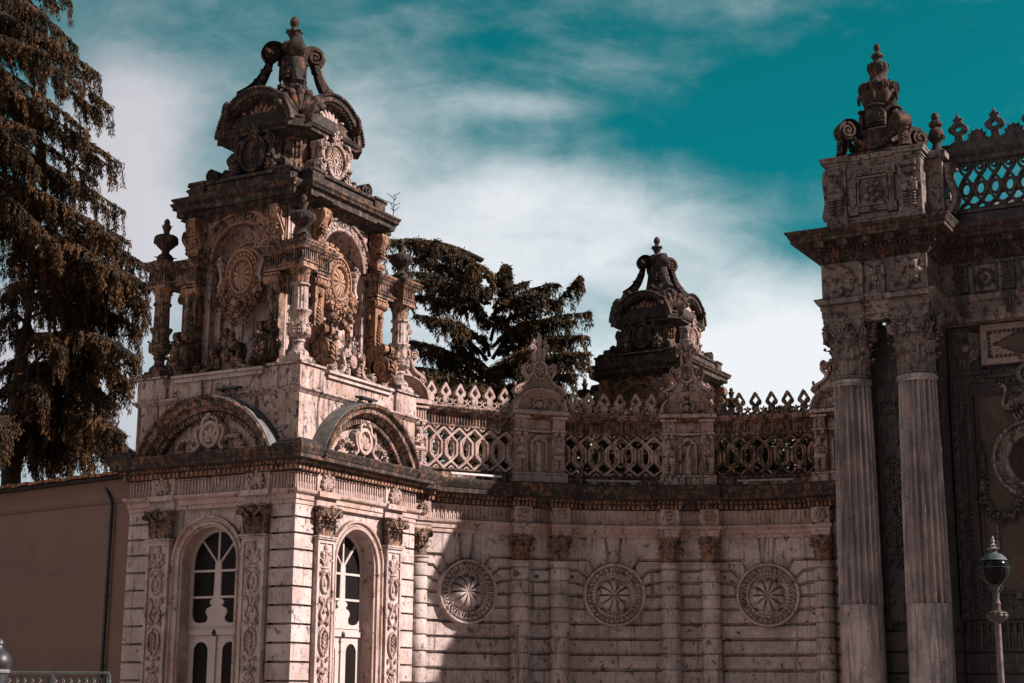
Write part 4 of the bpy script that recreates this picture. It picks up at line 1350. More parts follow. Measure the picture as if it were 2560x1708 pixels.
    def curved(prof, sa, sb, n=None):
        """profile [(out, z)] along the wall between azimuths"""
        n = n or max(2, int(abs(sa - sb) / .7))
        th = np.radians(np.linspace(sa, sb, n + 1)); pr = np.asarray(prof)
        r = RW - pr[:, 0]
        v = np.stack([-r[None] * np.sin(th)[:, None], r[None] * np.cos(th)[:, None], np.broadcast_to(pr[None, :, 1], (n + 1, len(pr)))], 2).reshape(-1, 3)
        return v, grid_faces(n + 1, len(pr)), [list(range(len(pr)))[::-1], list(range(n * len(pr), (n + 1) * len(pr)))]
    m = MB()
    v, q, ng = curved([(-.1, 5.40), (.04, 5.40), (.04, 5.50), (.07, 5.505), (.07, 5.60), (.10, 5.62), (.14, 5.69), (.14, 5.715), (.02, 5.72), (.02, 6.12), (-.1, 6.14)], 74, -2)
    m.add(v, q, ng=ng)
    for ac in BAYS:
        b = MB(fn=bent(ac)); m.fn = bent(ac)
        eggs_line(m, -1.45, 1.45, -.115, 5.66, .022, .06)
        flutes_line(m, -1.42, 1.42, -.02, 5.73, 6.10, .115, .035)
    for xn in NODES[1:]:
        m.fn = bent(xn); flutes_line(m, -.26, .26, -.02, 5.73, 6.10, .105, .035)
    m.fn = None
    m.build('architrave_and_frieze', MO, A)
    # cornice, breaking forward over the pairs
    cp = [(-.1, 6.10), (.05, 6.11), (.07, 6.13), (.07, 6.23), (.15, 6.235), (.17, 6.27), (.22, 6.33), (.24, 6.35), (.46, 6.36), (.46, 6.48), (.48, 6.49), (.52, 6.58), (.56, 6.64), (.56, 6.68), (.5, 6.71), (-.4, 6.80)]
    m = MB()
    v, q, ng = curved(cp, 74, -2); m.add(v, q, ng=ng)
    for xn in NODES:
        v, q, ng = curved([(o + .22 if o > 0 else o, z + (.004 if z > 6.2 else 0)) for o, z in cp], xn + 4.7, xn - 4.7); m.add(v, q, ng=ng)
    m.build('cornice', MK, A)
    for ac in BAYS:
        m = MB(fn=bent(ac))
        dentil_line(m, -1.20, 1.20, -.14, -.06, 6.135, 6.228, .125); eggs_line(m, -1.2, 1.2, -.19, 6.30, .04, .125)
        m.build('dentil_course', MC, A)
    for xn in NODES:
        for s in (-1, 1):
            m = MB(fn=bent(xn))
            dentil_line(m, s * .525 - .33, s * .525 + .33, -.37, -.29, 6.135, 6.228, .11); eggs_line(m, s * .525 - .33, s * .525 + .33, -.42, 6.30, .04, .11)
            m.build('dentil_course', MC, A)
    # ---- parapet
    yP = .05     # parapet front is 5 cm behind the wall line
    m = MB()
    v, q, ng = curved([(-.45, 6.7), (.0, 6.7), (.0, 6.93), (.03, 6.95), (.05, 6.98), (.03, 7.01), (-.02, 7.02), (-.45, 7.03)], 74, -2); m.add(v, q, ng=ng)
    v, q, ng = curved([(-.35, 8.08), (-.05, 8.08), (-.03, 8.10), (-.03, 8.15), (-.06, 8.16), (-.06, 8.40), (-.02, 8.42), (.0, 8.45), (.10, 8.47), (.12, 8.50), (.16, 8.55), (.16, 8.585), (-.35, 8.62)], 74, -2); m.add(v, q, ng=ng)
    for ac in BAYS:
        m.fn = bent(ac); flutes_line(m, -1.28, 1.28, .06, 8.17, 8.40, .085, .03, rods=False)
    m.fn = None
    m.build('parapet_rail', MS, A)
    def bar(m, p, q, w=.075, y0=.04, y1=.24):
        strap(m, [p, q], w, y0, y1, 2)
    for ib, ac in enumerate(BAYS):
        m = MB(fn=bent(ac))
        P = .4365; n = 3
        for i in range(-n, n + 1):
            x = i * P
            nodes_t, nodes_b = (x, 7.875), (x, 7.215)
            sh = .165
            loop = [(x, 7.875), (x + sh, 7.71), (x + sh, 7.38), (x, 7.215), (x - sh, 7.38), (x - sh, 7.71), (x, 7.875)]
            inn = np.array([(x + .155 * cos(t) * .72, 7.545 + .25 * sin(t)) for t in np.linspace(pi / 2, -1.5 * pi, 13)])
            for p, q in zip(loop[:-1], loop[1:]): bar(m, p, q)
            a = np.linspace(0, 2 * pi, 17)[:-1]
            # ogee eye inside each hexagon
            out = np.stack([x + .125 * np.cos(a), 7.545 + .265 * np.sin(a)], 1)
            inn = np.stack([x + .082 * np.cos(a), 7.545 + .215 * np.sin(a)], 1)
            ringshape(m, out, inn, .08, .22, .01)
            for s in (-1, 1):
                bar(m, (x, 7.875), (x + s * P / 2, 8.065)); bar(m, (x, 7.215), (x + s * P / 2, 7.035))
            if i < n:
                box(m, x + sh + .01, x + P - sh - .01, .10, .2, 7.38, 7.71)
            bar(m, (x - .08, 8.09), (x, 8.02), .045); bar(m, (x + .08, 8.09), (x, 8.02), .045)
            bar(m, (x - .08, 7.01), (x, 7.09), .045); bar(m, (x + .08, 7.01), (x, 7.09), .045)
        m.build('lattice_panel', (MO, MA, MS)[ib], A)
        # cresting
        m = MB(fn=bent(ac))
        pc = .418
        for i in range(-3, 3):
            x = (i + .5) * pc
            k = 24; t = np.linspace(0, 2 * pi, k, endpoint=False)
            # ogee head
            r = .150 + .020 * np.cos(3 * (t - pi / 2)) + .065 * np.exp(-((np.abs(np.angle(np.exp(1j * (t - pi / 2)))) / .28) ** 2)) * 1.0
            out = np.stack([x + r * np.cos(t), 9.0 + r * np.sin(t)], 1)
            rd = .072 / (np.abs(np.cos(t)) ** 1 + np.abs(np.sin(t)) * .72)
            inn = np.stack([x + rd * np.cos(t), 9.01 + rd * np.sin(t)], 1)
            ringshape(m, out, inn, .02, .14, .015)
            prism(m, [(x - .07, 8.90), (x + .07, 8.90), (x + .10, 8.76), (x + .045, 8.70), (x - .045, 8.70), (x - .10, 8.76)], .02, .14, .015)
            for s in (-1, 1):
                strap(m, spiral_pts(x + s * .128, 8.735, .098, .95, s, pi / 2 + s * .5, .45, 16), .042, .02, .14, 18)
                ell(m, (x + s * .205, .08, 8.81), (.022, .05, .04), 0, (6, 4))
            prism(m, [(x - .21, 8.60), (x + .21, 8.60), (x + .21, 8.635), (x + .05, 8.645), (x, 8.71), (x - .05, 8.645), (x - .21, 8.635)], .02, .14, .01)
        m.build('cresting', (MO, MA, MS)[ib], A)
    # ---- niches between the lattice panels
    for i, xn in enumerate(NODES):
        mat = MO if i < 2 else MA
        m = MB(fn=bent(xn))
        hw = .70
        for s in (-1, 1):
            slab(m, s * .51 - .22, s * .51 + .22, -.20, .3, 6.72, 6.97, .01); slab(m, s * .51 - .23, s * .51 + .23, -.22, .3, 6.972, 7.03, .02)
            box(m, s * .51 - .17, s * .51 + .17, -.04, .3, 7.03, 8.10)
            slab(m, s * .51 - .20, s * .51 + .20, -.17, .3, 8.10, 8.16, .01)
            box(m, s * .51 - .16, s * .51 + .16, -.13, .3, 8.16, 8.44); slab(m, s * .51 - .22, s * .51 + .22, -.20, .3, 8.44, 8.54, .04)
            flutes_line(m, s * .51 - .15, s * .51 + .15, -.13, 8.18, 8.42, .075, .02, rods=False)
        slab(m, -.29, .29, -.14, .3, 6.722, 6.975, .01); box(m, -.30, .30, -.16, .3, 6.977, 7.03)
        box(m, -.34, .34, .10, .3, 7.03, 8.12); box(m, -.34, .34, .02, .3, 8.12, 8.5); flutes_line(m, -.31, .31, .02, 8.17, 8.42, .075, .02, rods=False)
        box(m, -.34, .34, -.05, .3, 8.10, 8.15)
        slab(m, -.77, .77, -.24, .3, 8.54, 8.66, .03, M=None)
        # arched head
        arcband(m, [(.735, .3), (.735, -.20), (.715, -.24), (.68, -.24), (.66, -.17), (.63, -.17), (.61, -.10), (.585, -.08), (.58, .08)], 0, pi, 26, 0, 8.66, 1.0, .80)
        a = np.linspace(0, pi, 20); prism(m, [(.60 * cos(t), 8.66 + .47 * sin(t)) for t in a], .05, .3)
        nz = m.build('parapet_niche', mat, A)
        q = MB(fn=bent(xn))   # small shield in the arch
        ell(q, (0, -.02, 8.83), (.12, .07, .11), 0, (12, 8))
        for s in (-1, 1):
            strap(q, [(0, 9.0), (s * .10, 8.98), (s * .17, 8.88), (s * .13, 8.77), (s * .22, 8.70)], .06, -.06, .05, 16)
            volute(q, s * .23, 8.72, .06, -.07, .05, hand=s); strap(q, [(s * .03, 8.70), (s * .12, 8.68)], .04, -.05, .05, 4)
        ell(q, (0, -.04, 9.01), (.035, .05, .035))
        q.build('shield', mat, nz)
        q = MB(fn=bent(xn))   # slim baluster in a frame
        fr = [(-.20, 7.10), (-.20, 7.82), (-.12, 7.90), (-.08, 8.0), (.08, 8.0), (.12, 7.90), (.20, 7.82), (.20, 7.10)]
        strap(q, fr, .06, -.02, .12, 40)
        shellfan(q, 0, 7.93, .13, .02, 5, .08)
        prism(q, [(-.08, 7.04), (.08, 7.04), (.08, 7.14), (.05, 7.2), (.05, 7.26), (.09, 7.36), (.10, 7.48), (.06, 7.52), (.055, 7.55), (.045, 7.75), (.09, 7.78), (.09, 7.83), (.06, 7.87), (-.06, 7.87), (-.09, 7.83), (-.09, 7.78), (-.045, 7.75), (-.055, 7.55), (-.06, 7.52), (-.10, 7.48), (-.09, 7.36), (-.05, 7.26), (-.05, 7.2), (-.08, 7.14)], -.04, .12, .04)
        q.build('baluster', mat, nz)
        for s in (-1, 1):
            q = MB(fn=bent(xn)); cx = s * .51
            for e in (-1, 1):
                lathe(q, [(.05, -.05), (.055, .05)], 8, M=T4(cx + e * .09, -.13, 8.05) @ RY(pi / 2))
                volute(q, cx + e * .08, 7.93, .05, -.16, -.08, hand=e)
                for j in range(5): box(q, cx + e * .085 - .055, cx + e * .085 + .055, -.17, -.10, 7.10 + .055 * j, 7.135 + .055 * j)
            ell(q, (cx, -.13, 7.88), (.05, .05, .10)); shellfan(q, cx, 7.58, .16, -.12, 7, .05, spread=85)
            box(q, cx - .15, cx + .15, -.16, -.08, 7.44, 7.48); lathe(q, [(.06, -.15), (.06, .15)], 8, M=T4(cx, -.12, 7.42) @ RY(pi / 2))
            q.build('carved_pier', mat, nz)
        # openwork crest
        q = MB(fn=bent(xn))
        y0, y1 = -.08, .12
        for s in (-1, 1):
            strap(q, [(s * .36, 9.80), (s * .42, 9.70), (s * .30, 9.52), (s * .40, 9.38), (s * .62, 9.26), (s * .70, 9.14)], .09, y0, y1, 30)
            volute(q, s * .62, 9.17, .12, y0 - .02, y1, hand=s, a0=pi / 2 + s * .6); volute(q, s * .335, 9.80, .135, y0 - .02, y1, hand=-s)
            strap(q, [(s * .10, 9.98), (s * .14, 10.18), (s * .10, 10.34), (s * .20, 10.43)], .06, y0, y1, 14)
            volute(q, s * .19, 10.36, .09, y0 - .01, y1, hand=-s); volute(q, s * .14, 10.50, .065, y0 - .01, y1, hand=-s)
            ell(q, (s * .66, .02, 9.36), (.04, .06, .06))
            ell(q, (s * .24, -.08, 9.60), (.05, .05, .13), s * -.3)
        prism(q, [(-.62, 9.0), (.62, 9.0), (.50, 9.26), (.30, 9.40), (.24, 9.62), (.30, 9.86), (.14, 9.98), (.10, 10.2), (.06, 10.38), (-.06, 10.38), (-.10, 10.2), (-.14, 9.98), (-.30, 9.86), (-.24, 9.62), (-.30, 9.40), (-.50, 9.26)], .0, y1, .01, back=True)
        a = np.linspace(0, 2 * pi, 24, endpoint=False)
        ringshape(q, np.stack([.205 * np.cos(a), 9.74 + .26 * np.sin(a)], 1), np.stack([.155 * np.cos(a), 9.74 + .205 * np.sin(a)], 1), -.12, .05, .02)
        for t in range(6):
            ell(q, (.10 * sin(t * pi / 3) * .85, -.03, 9.74 + .10 * cos(t * pi / 3)), (.035, .05, .075), t * pi / 3, (6, 4))
        ell(q, (0, -.05, 10.27), (.07, .05, .10), 0, (8, 6)); prism(q, [(0, 10.72), (.075, 10.55), (.03, 10.34), (-.03, 10.34), (-.075, 10.55)], y0, y1, .03)
        palmette(q, 0, 9.30, .34, .20, -.02, 5, False, .05, 80)
        q.build('crest', mat, nz)
    return root


wall = build_wall()
# fluorescent batten lights on the ledge
for ib, (ac, dx, lab) in enumerate(zip(BAYS, (.06, -.05, .05), ('white batten light on the sunlit ledge nearest the tower', 'batten light on the ledge of the middle bay', 'batten light on the shaded ledge nearest the gate'))):
    t = thing('batten_light', lab, 'light fitting', (0, 0, 0), 0, 'batten lights along the wall ledge')
    a = radians(ac)
    t.matrix_world = Matrix.Translation(WALLC) @ Matrix.Rotation(-PHI, 4, 'Z') @ Matrix.Rotation(a, 4, 'Z') @ Matrix.Translation((dx, RW - .40, 6.78))
    m = MB(); slab(m, -.72, .72, -.03, .03, .05, .085, .01); m.build('housing', MWHT if ib == 0 else MGRY, t)  # first batten pale as if sunlit, others grey: light put into colour
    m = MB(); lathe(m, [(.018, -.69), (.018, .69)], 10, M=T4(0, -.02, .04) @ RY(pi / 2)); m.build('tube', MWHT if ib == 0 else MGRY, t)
    for s in (-1, 1):
        m = MB(); box(m, s * .5 - .06, s * .5 + .06, -.03, .03, -.04, .05); m.build('foot', MGRY, t)


# ================================================================== the ceremonial gate
GO = (8.5917, 39.2851, 0)
def build_gate():
    root = thing('ceremonial_gate', 'massive shaded marble gate with paired fluted columns, rosette frieze and urn at the right edge', 'gate', GO, -PHI)
    A = root
    XL, XR, XE = -.12, 2.52, 9.0       # projecting pier, far end
    YF, YB = -1.25, .55                # front of pier entablature, recessed front
    # ---- core
    m = MB()
    box(m, XL + .05, XR - .05, -.42, 2.6, 0, 10.6)
    box(m, XR - .05, XE, YB, 3.0, 0, 10.6)
    for z in (0, .5, 1.0, 1.5, 2.0, 2.5):
        slab(m, XR, XE, YB - .06, YB + .3, z + .03, z + .49, .02)
        slab(m, XL - .1, XR, -.52, .3, z + .03, z + .49, .02)
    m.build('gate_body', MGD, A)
    # carved strip between the columns
    m = MB()
    box(m, .90, 1.60, -.50, -.40, 3.2, 9.0); prism(m, [(.98, 3.2), (1.52, 3.2), (1.52, 8.6), (.98, 8.6)], -.54, -.48, .02)
    shellfan(m, 1.25, 8.35, .26, -.56, 7, .06)
    for z in (6.6, 5.2):
        rosette(m, 1.25, z, .22, -.56, 8, .09)
        for s in (-1, 1): acanthus(m, 1.25, z + s * .24 - (0 if s > 0 else .0), .34, .42, -.56, .06, 4, flip=(s < 0))
    for i in range(9):
        for x in (1.08, 1.42):
            strap(m, [(x - .07, 3.5 + .5 * i), (x + .07, 3.75 + .5 * i)], .05, -.60, -.5, 4)
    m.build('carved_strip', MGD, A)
    # ---- pedestals and columns
    for cx in (.43, 2.06):
        Q = T4(cx, -.95, 0)
        m = MB(Q)
        slab(m, -.68, .68, -.68, .68, 0, .3, .03); slab(m, -.62, .62, -.62, .62, .3, 1.25, .02); slab(m, -.68, .68, -.68, .68, 1.25, 1.4, .04)
        lathe(m, [(.64, 1.4), (.66, 1.46), (.62, 1.54), (.56, 1.58), (.60, 1.64), (.56, 1.70), (.54, 1.72), (.535, 1.8), (.525, 3.575)], 48)
        lathe(m, [(.527, 3.58), (.515, 5.2), (.49, 7.2), (.455, 8.95), (.45, 8.96)], 240, flute=(20, .24))
        lathe(m, [(.515, 3.576), (.53, 3.58), (.53, 3.60)], 48)
        lathe(m, [(.45, 8.95), (.46, 9.0), (.49, 9.02), (.50, 9.06), (.48, 9.11), (.44, 9.12)], 40)
        col = m.build('fluted_column', MM, A)
        q = MB(Q); corinthian(q, .44, 9.12, 10.56, n=8, abw=.52)
        for i in range(4):
            shellfan(q, 0, 10.16, .24, -.60, 7, .07, M=RZ(i * pi / 2)); palmette(q, 0, 10.36, .34, .24, -.62, 5, False, .06, M=RZ(i * pi / 2))
        q.build('capital', MG, col)
    # ---- entablature
    plan = [(XL, 2.6), (XL, YF), (XR, YF), (XR, YB - .45), (XE, YB - .45)]
    arch = [(-.4, 10.56), (.02, 10.56), (.02, 10.70), (.04, 10.71), (.05, 10.74), (.05, 10.90), (.07, 10.91), (.08, 10.94), (.08, 11.02), (.11, 11.03), (.16, 11.10), (.20, 11.16), (.20, 11.20), (.0, 11.22), (.0, 12.10), (-.4, 12.12)]
    def flipx(p): return p
    m = MB()
    sweep(m, arch, plan, closed=False)
    for x0, x1 in ((XL - .01, .92), (1.55, XR + .01)):
        box(m, x0, x1, YF - .10, YF + .1, 10.56, 10.72); box(m, x0 - .02, x1 + .02, YF - .12, YF + .1, 10.722, 11.02)
        slab(m, x0 - .06, x1 + .06, YF - .26, YF + .1, 11.03, 11.205, .05); box(m, x0, x1, YF - .09, YF + .1, 11.206, 12.10)
        eggs_line(m, x0 - .02, x1 + .02, YF - .20, 11.10, .05, .13); dentil_line(m, x0, x1, YF - .135, YF - .11, 10.76, 10.82, .03)
    eggs_line(m, .98, 1.5, YF - .11, 11.10, .05, .13)
    eggs_line(m, XR + .3, XE, YB - .56, 11.10, .05, .15)
    prism(m, [(1.0, 11.3), (1.48, 11.3), (1.48, 11.96), (1.0, 11.96)], YF - .04, YF + .1, .0)
    for s in (0, 1):
        box(m, 1.02 + .36 * s, 1.10 + .36 * s, YF - .09, YF, 11.30, 12.0)
    box(m, 1.02, 1.46, YF - .09, YF, 11.92, 12.0); box(m, 1.02, 1.46, YF - .09, YF, 11.24, 11.32)
    m.build('entablature', MG, A)
    for cx in (.40, 2.04):
        m = MB(); z = 11.66; y = YF - .09
        a = np.arange(16) * pi / 8
        rr = np.where(np.arange(16) % 2 == 0, .42, .30)
        prism(m, np.stack([cx + rr * np.sin(a), z + rr * np.cos(a)], 1), y - .12, y + .02, .04)
        for i in range(8):
            t = i * pi / 4
            ell(m, (cx + .27 * sin(t), y - .11, z + .27 * cos(t)), (.065, .05, .095), t, (12, 8))
            strap(m, [(cx + .04 * sin(t), z + .04 * cos(t)), (cx + .15 * sin(t), z + .15 * cos(t))], .05, y - .15, y - .09, 3)
        m.build('star_rosette', MG, A)
    m = MB(); z = 11.60; y = YF - .02
    ell(m, (1.24, y - .05, z), (.085, .08, .085), 0, (12, 8))
    for s in (-1, 1):
        strap(m, [(1.24 + s * .05, z + .20), (1.24 + s * .17, z + .10), (1.24 + s * .19, z - .05), (1.24 + s * .10, z - .14)], .07, y - .07, y + .02, 14)
        ell(m, (1.24 + s * .09, y - .04, z + .24), (.06, .05, .06))
    for i in range(5): ell(m, (1.24 + (i - 2) * .065, y - .04, z - .23), (.028, .05, .08), (i - 2) * .35, (6, 4))
    palmette(m, 1.24, z + .12, .22, .20, y - .02, 5, False, .05)
    m.build('frieze_mask', MG, A)
    # recessed frieze: brackets and wreaths
    m = MB(); y = YB - .45
    for i in range(5):
        x = 3.05 + 1.13 * i
        slab(m, x - .15, x + .15, y - .10, y + .05, 11.30, 11.98, .01); slab(m, x - .18, x + .18, y - .16, y + .05, 11.98, 12.08, .02)
        acanthus(m, x, 11.34, .22, .44, y - .11, .05, 4); shellfan(m, x, 11.86, .09, y - .11, 5, .04)
        box(m, x - .17, x + .17, y - .22, y + .05, 11.0, 11.2)
        for j in range(4): ell(m, (x - .12 + .08 * j, y - .20, 10.98), (.035, .07, .12), 0, (6, 4))
        acanthus(m, x, 10.66, .26, .24, y - .12, .06, 4, flip=False)
        xc = x + .565
        a = np.linspace(0, 2 * pi, 20, endpoint=False)
        for zz in (11.28, 12.0): box(m, xc - .30, xc + .30, y - .05, y + .02, zz, zz + .05)
        for xx in (xc - .30, xc + .25): box(m, xx, xx + .05, y - .05, y + .02, 11.33, 12.0)
        for t in a: ell(m, (xc + .18 * cos(t), y - .05, 11.66 + .2 * sin(t)), (.05, .05, .05), t, (6, 4))
        ell(m, (xc, y - .04, 11.66), (.07, .05, .07))
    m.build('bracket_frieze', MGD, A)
    # ---- cornice
    cor = [(-.4, 12.10), (.03, 12.10), (.06, 12.14), (.14, 12.26), (.16, 12.28), (.16, 12.30), (.22, 12.31), (.22, 12.46), (.30, 12.465), (.34, 12.48), (.34, 12.60), (.62, 12.605), (.62, 12.70), (.65, 12.71), (.69, 12.80), (.74, 12.86), (.74, 12.895), (.6, 12.93), (-.4, 12.98)]
    m = MB(); sweep(m, cor, plan, closed=False)
    eggs_line(m, XL - .05, XR + .05, YF - .13, 12.20, .055, .155); eggs_line(m, XR + .3, XE, YB - .58, 12.2, .055, .155)
    x = XL - .02
    k = 0
    for x in np.arange(XL + .10, XR + .1, .60):
        slab(m, x - .12, x + .12, YF - .58, YF - .2, 12.43, 12.60, .01); acanthus(m, 0, 0, .20, .3, 0, .05, 4, M=T4(x, YF - .28, 12.42) @ RX(pi / 2))
        dentil_line(m, x + .14, x + .46, YF - .30, YF - .2, 12.33, 12.45, .105)
    for x in np.arange(XR + .35, XE, .72):
        slab(m, x - .13, x + .13, YB - .98, YB - .6, 12.43, 12.60, .01)
        dentil_line(m, x + .17, x + .55, YB - .76, YB - .62, 12.33, 12.45, .11)
    eggs_line(m, XL - .6, XR + .6, YF - .70, 12.80, .035, .075)
    eggs_line(m, XR + .9, XE, YB - 1.15, 12.80, .035, .075)
    m.build('cornice', MK, A)
    # ---- attic pier
    ya = -.95
    m = MB()
    box(m, -.02, 2.36, ya + .10, 1.0, 12.9, 15.0)
    for x0, x1 in ((-.06, .50), (1.80, 2.42)):
        slab(m, x0, x1, ya - .02, 1.0, 12.92, 13.36, .01)
        box(m, x0 + .02, x1 - .02, ya + .02, 1.0, 13.36, 14.74)
        for (e, z0, z1) in ((.02, 14.74, 14.80), (.05, 14.80, 14.88), (.11, 14.88, 14.97), (.13, 14.97, 15.02)): box(m, x0 - e + .02, x1 + e - .02, ya - e + .02, 1.0, z0, z1)
    box(m, .5, 1.8, ya + .04, 1.0, 12.9, 13.30); slab(m, .48, 1.82, ya + .02, 1.0, 13.30, 13.37, .02)
    for (e, z0, z1) in ((.02, 14.74, 14.80), (.05, 14.80, 14.88), (.09, 14.88, 15.01)): box(m, .48, 1.82, ya + .10 - e, 1.0, z0, z1)
    slab(m, 2.36, 2.86, ya + .55, 1.0, 12.92, 13.36, .01); box(m, 2.36, 2.80, ya + .60, 1.0, 13.3, 14.8); slab(m, 2.36, 2.92, ya + .48, 1.0, 14.8, 15.0, .04)
    volute(m, 0, 0, .20, -.05, .05, hand=1, M=T4(2.86, ya + .9, 13.62) @ RZ(pi / 2)); strap(m, [(2.9, 13.4), (3.05, 13.8), (2.9, 14.3), (2.88, 14.7)], .2, ya + .75, ya + 1.05, 16)
    m.build('attic_pier', MG, A)
    m = MB(); cx, cz = 1.15, 14.03
    for (r0, r1, yy) in ((.56, .42, ya + .0), (.40, .34, ya + .03)):
        o = [(cx - r0, cz - r0), (cx + r0, cz - r0), (cx + r0, cz + r0), (cx - r0, cz + r0)]; i_ = [(cx - r1, cz - r1), (cx + r1, cz - r1), (cx + r1, cz + r1), (cx - r1, cz + r1)]
        ringshape(m, o, i_, yy, ya + .12, .015)
    for s in (-1, 1):
        eggs_line(m, cx - .46, cx + .46, ya + .0, cz + s * .49, .035, .07)
        for j in range(13): ell(m, (cx + s * .49, ya, cz - .46 + .0767 * j), (.035, .03, .026), 0, (6, 4))
        for u in (-1, 1):
            slab(m, cx + s * .50 - .12, cx + s * .50 + .12, ya - .03, ya + .1, cz + u * .50 - .12, cz + u * .50 + .12, .01); rosette(m, cx + s * .50, cz + u * .50, .085, ya - .03, 6, .03)
    for i in range(8):
        t = i * pi / 4
        ell(m, (cx + .21 * sin(t), ya + .05, cz + .21 * cos(t)), (.085, .08, .085), t, (12, 8))
        ringshape(m, [(cx + .21 * sin(t) + .098 * cos(u), cz + .21 * cos(t) + .098 * sin(u)) for u in np.arange(12) * pi / 6], [(cx + .21 * sin(t) + .082 * cos(u), cz + .21 * cos(t) + .082 * sin(u)) for u in np.arange(12) * pi / 6], ya + .02, ya + .1, .005)
    gadroon(m, cx, cz, .10, .10, ya + .03, .09, 10, 60, 6)
    m.build('flower_panel', MG, A)
    for x in (.22, 2.11):
        m = MB(); y = ya + .02
        for e in (-1, 1):
            lathe(m, [(.08, -.1), (.085, .1)], 10, M=T4(x + e * .09, y - .06, 14.60) @ RY(pi / 2))
            for j in range(6): ell(m, (x + e * .10, y - .10, 13.48 + .075 * j), (.085, .06, .028), 0, (6, 4))
            volute(m, x + e * .12, 14.42, .08, y - .08, y + .02, hand=e)
        lathe(m, [(.13, -.2), (.13, .2)], 12, M=T4(x, y - .02, 13.96) @ RY(pi / 2)); shellfan(m, x, 14.05, .22, y - .02, 7, .07, spread=85)
        ell(m, (x, y - .04, 14.42), (.07, .07, .12)); box(m, x - .2, x + .2, y - .10, y, 13.84, 13.90)
        m.build('carved_bracket', MG, A)
    # side scroll of the attic (profile on the left)
    m = MB(); Q = T4(-.02, ya + .3, 0) @ RZ(-pi / 2)
    pts = [(.05, 14.75), (.16, 14.5), (.08, 14.2), (.02, 13.9), (.18, 13.6), (.12, 13.4)]
    strap(m, pts, .12, -.16, .16, 24, M=Q @ RZ(0)); volute(m, .10, 13.56, .17, -.18, .18, hand=1, M=Q)
    m.build('side_scroll', MG, A)
    # ---- the great urn
    Q = T4(1.22, -.10, 0)
    m = MB(Q)
    slab(m, -.85, .85, -.72, .72, 15.01, 15.14, .03)
    lobed(m, [(.62, 15.1), (.74, 15.22), (.70, 15.40), (.62, 15.55), (.66, 15.66), (.70, 15.72), (.60, 15.78), (.42, 15.84)], 72, 16, .05)
    for i in range(4):
        R = RZ(pi / 4 + i * pi / 2)
        lathe(m, [(.24, -.17), (.26, 0), (.24, .17)], 16, M=R @ T4(0, -1.05, 15.72) @ RY(pi / 2))
        for e in (-1, 1): volute(m, 0, 0, .25, -.04, .05, hand=-e, M=R @ T4(e * .17, -1.05, 15.72) @ RZ(e * pi / 2))
        P = R @ RZ(-pi / 2)
        strap(m, [(.60, 15.62), (.82, 15.95), (1.08, 15.96)], .16, -.15, .15, 14, M=P)
        strap(m, [(1.18, 15.60), (1.10, 15.38), (1.20, 15.06)], .18, -.14, .14, 14, M=P)
        acanthus(m, 0, 15.05, .3, .5, -1.22, .06, 5, M=R)
        for j in range(15):     # garland between the scrolls
            t = j / 14
            a_ = pi / 4 + i * pi / 2 + t * pi / 2
            rr = .95 - .28 * sin(pi * t); zz = 15.62 - .42 * sin(pi * t)
            ell(m, (rr * sin(a_), -rr * cos(a_), zz), (.09, .09, .085), 0, (6, 4)); ell(m, (rr * sin(a_) * 1.06, -rr * cos(a_) * 1.06, zz + .06), (.05, .05, .05), 0, (6, 4))
    lathe(m, [(.44, 15.80), (.40, 15.9), (.36, 16.05), (.34, 16.25), (.38, 16.40), (.42, 16.46)], 28)
    for i in range(4):
        F = RZ(i * pi / 2)
        prism(m, [(-.26, 15.85), (.26, 15.85), (.28, 16.2), (.16, 16.36), (0, 16.42), (-.16, 16.36), (-.28, 16.2)], -.50, -.40, .02, M=F, back=True); shellfan(m, 0, 15.98, .24, -.52, 7, .05, M=F)
        ell(m, (0, -.46, 16.42), (.26, .12, .06), M=F)
    lobed(m, [(.26, 16.40), (.38, 16.50), (.46, 16.66), (.50, 16.84), (.47, 17.02), (.40, 17.14), (.30, 17.22), (.24, 17.30), (.22, 17.36)], 80, 10, .06)
    for i in range(10):
        R = RZ(2 * pi * i / 10)
        leafsheet(m, .30, .40, .12, M=R @ T4(0, -.46, 17.12) @ RX(pi) @ T4(0, 0, 0)); rosette(m, 0, 17.0, .12, -.48, 6, .05, M=R)
        if i % 2 == 0: ell(m, (0, -.53, 16.72), (.05, .05, .16), M=R)
    lathe(m, [(.22, 17.34), (.22, 17.44), (.25, 17.48)], 24)
    lobed(m, [(.22, 17.46), (.28, 17.54), (.285, 17.66), (.23, 17.74), (.14, 17.78)], 60, 10, .06)
    for i in range(10): leafsheet(m, .17, .24, .07, M=RZ(2 * pi * i / 10) @ T4(0, -.25, 17.70) @ RX(pi))
    lathe(m, [(.13, 17.76), (.11, 17.86), (.14, 17.90)], 18)
    lobed(m, [(.12, 17.88), (.165, 17.93), (.16, 17.99), (.09, 18.04), (.06, 18.08)], 48, 10, .08)
    lathe(m, [(.05, 18.07), (.06, 18.10), (.085, 18.15), (.09, 18.20), (.07, 18.27), (.02, 18.30)], 16)
    m.build('great_urn', MD, A)
    # ---- recessed lattice parapet with cresting
    yl = .35
    m = MB()
    slab(m, 2.4, XE, yl - .12, yl + .3, 12.92, 13.42, .02); slab(m, 2.4, XE, yl - .16, yl + .3, 13.42, 13.55, .05)
    sweep(m, [(0, 14.78), (.02, 14.80), (.04, 14.9), (.10, 14.94), (.16, 15.02), (.20, 15.08), (.20, 15.14), (.0, 15.2)], [(2.4, yl - .1), (XE, yl - .1)], closed=False)
    box(m, 2.4, XE, yl - .1, yl + .28, 14.78, 15.2)
    m.build('parapet_rail', MGD, A)
    m = MB(); P = .36
    k = 0
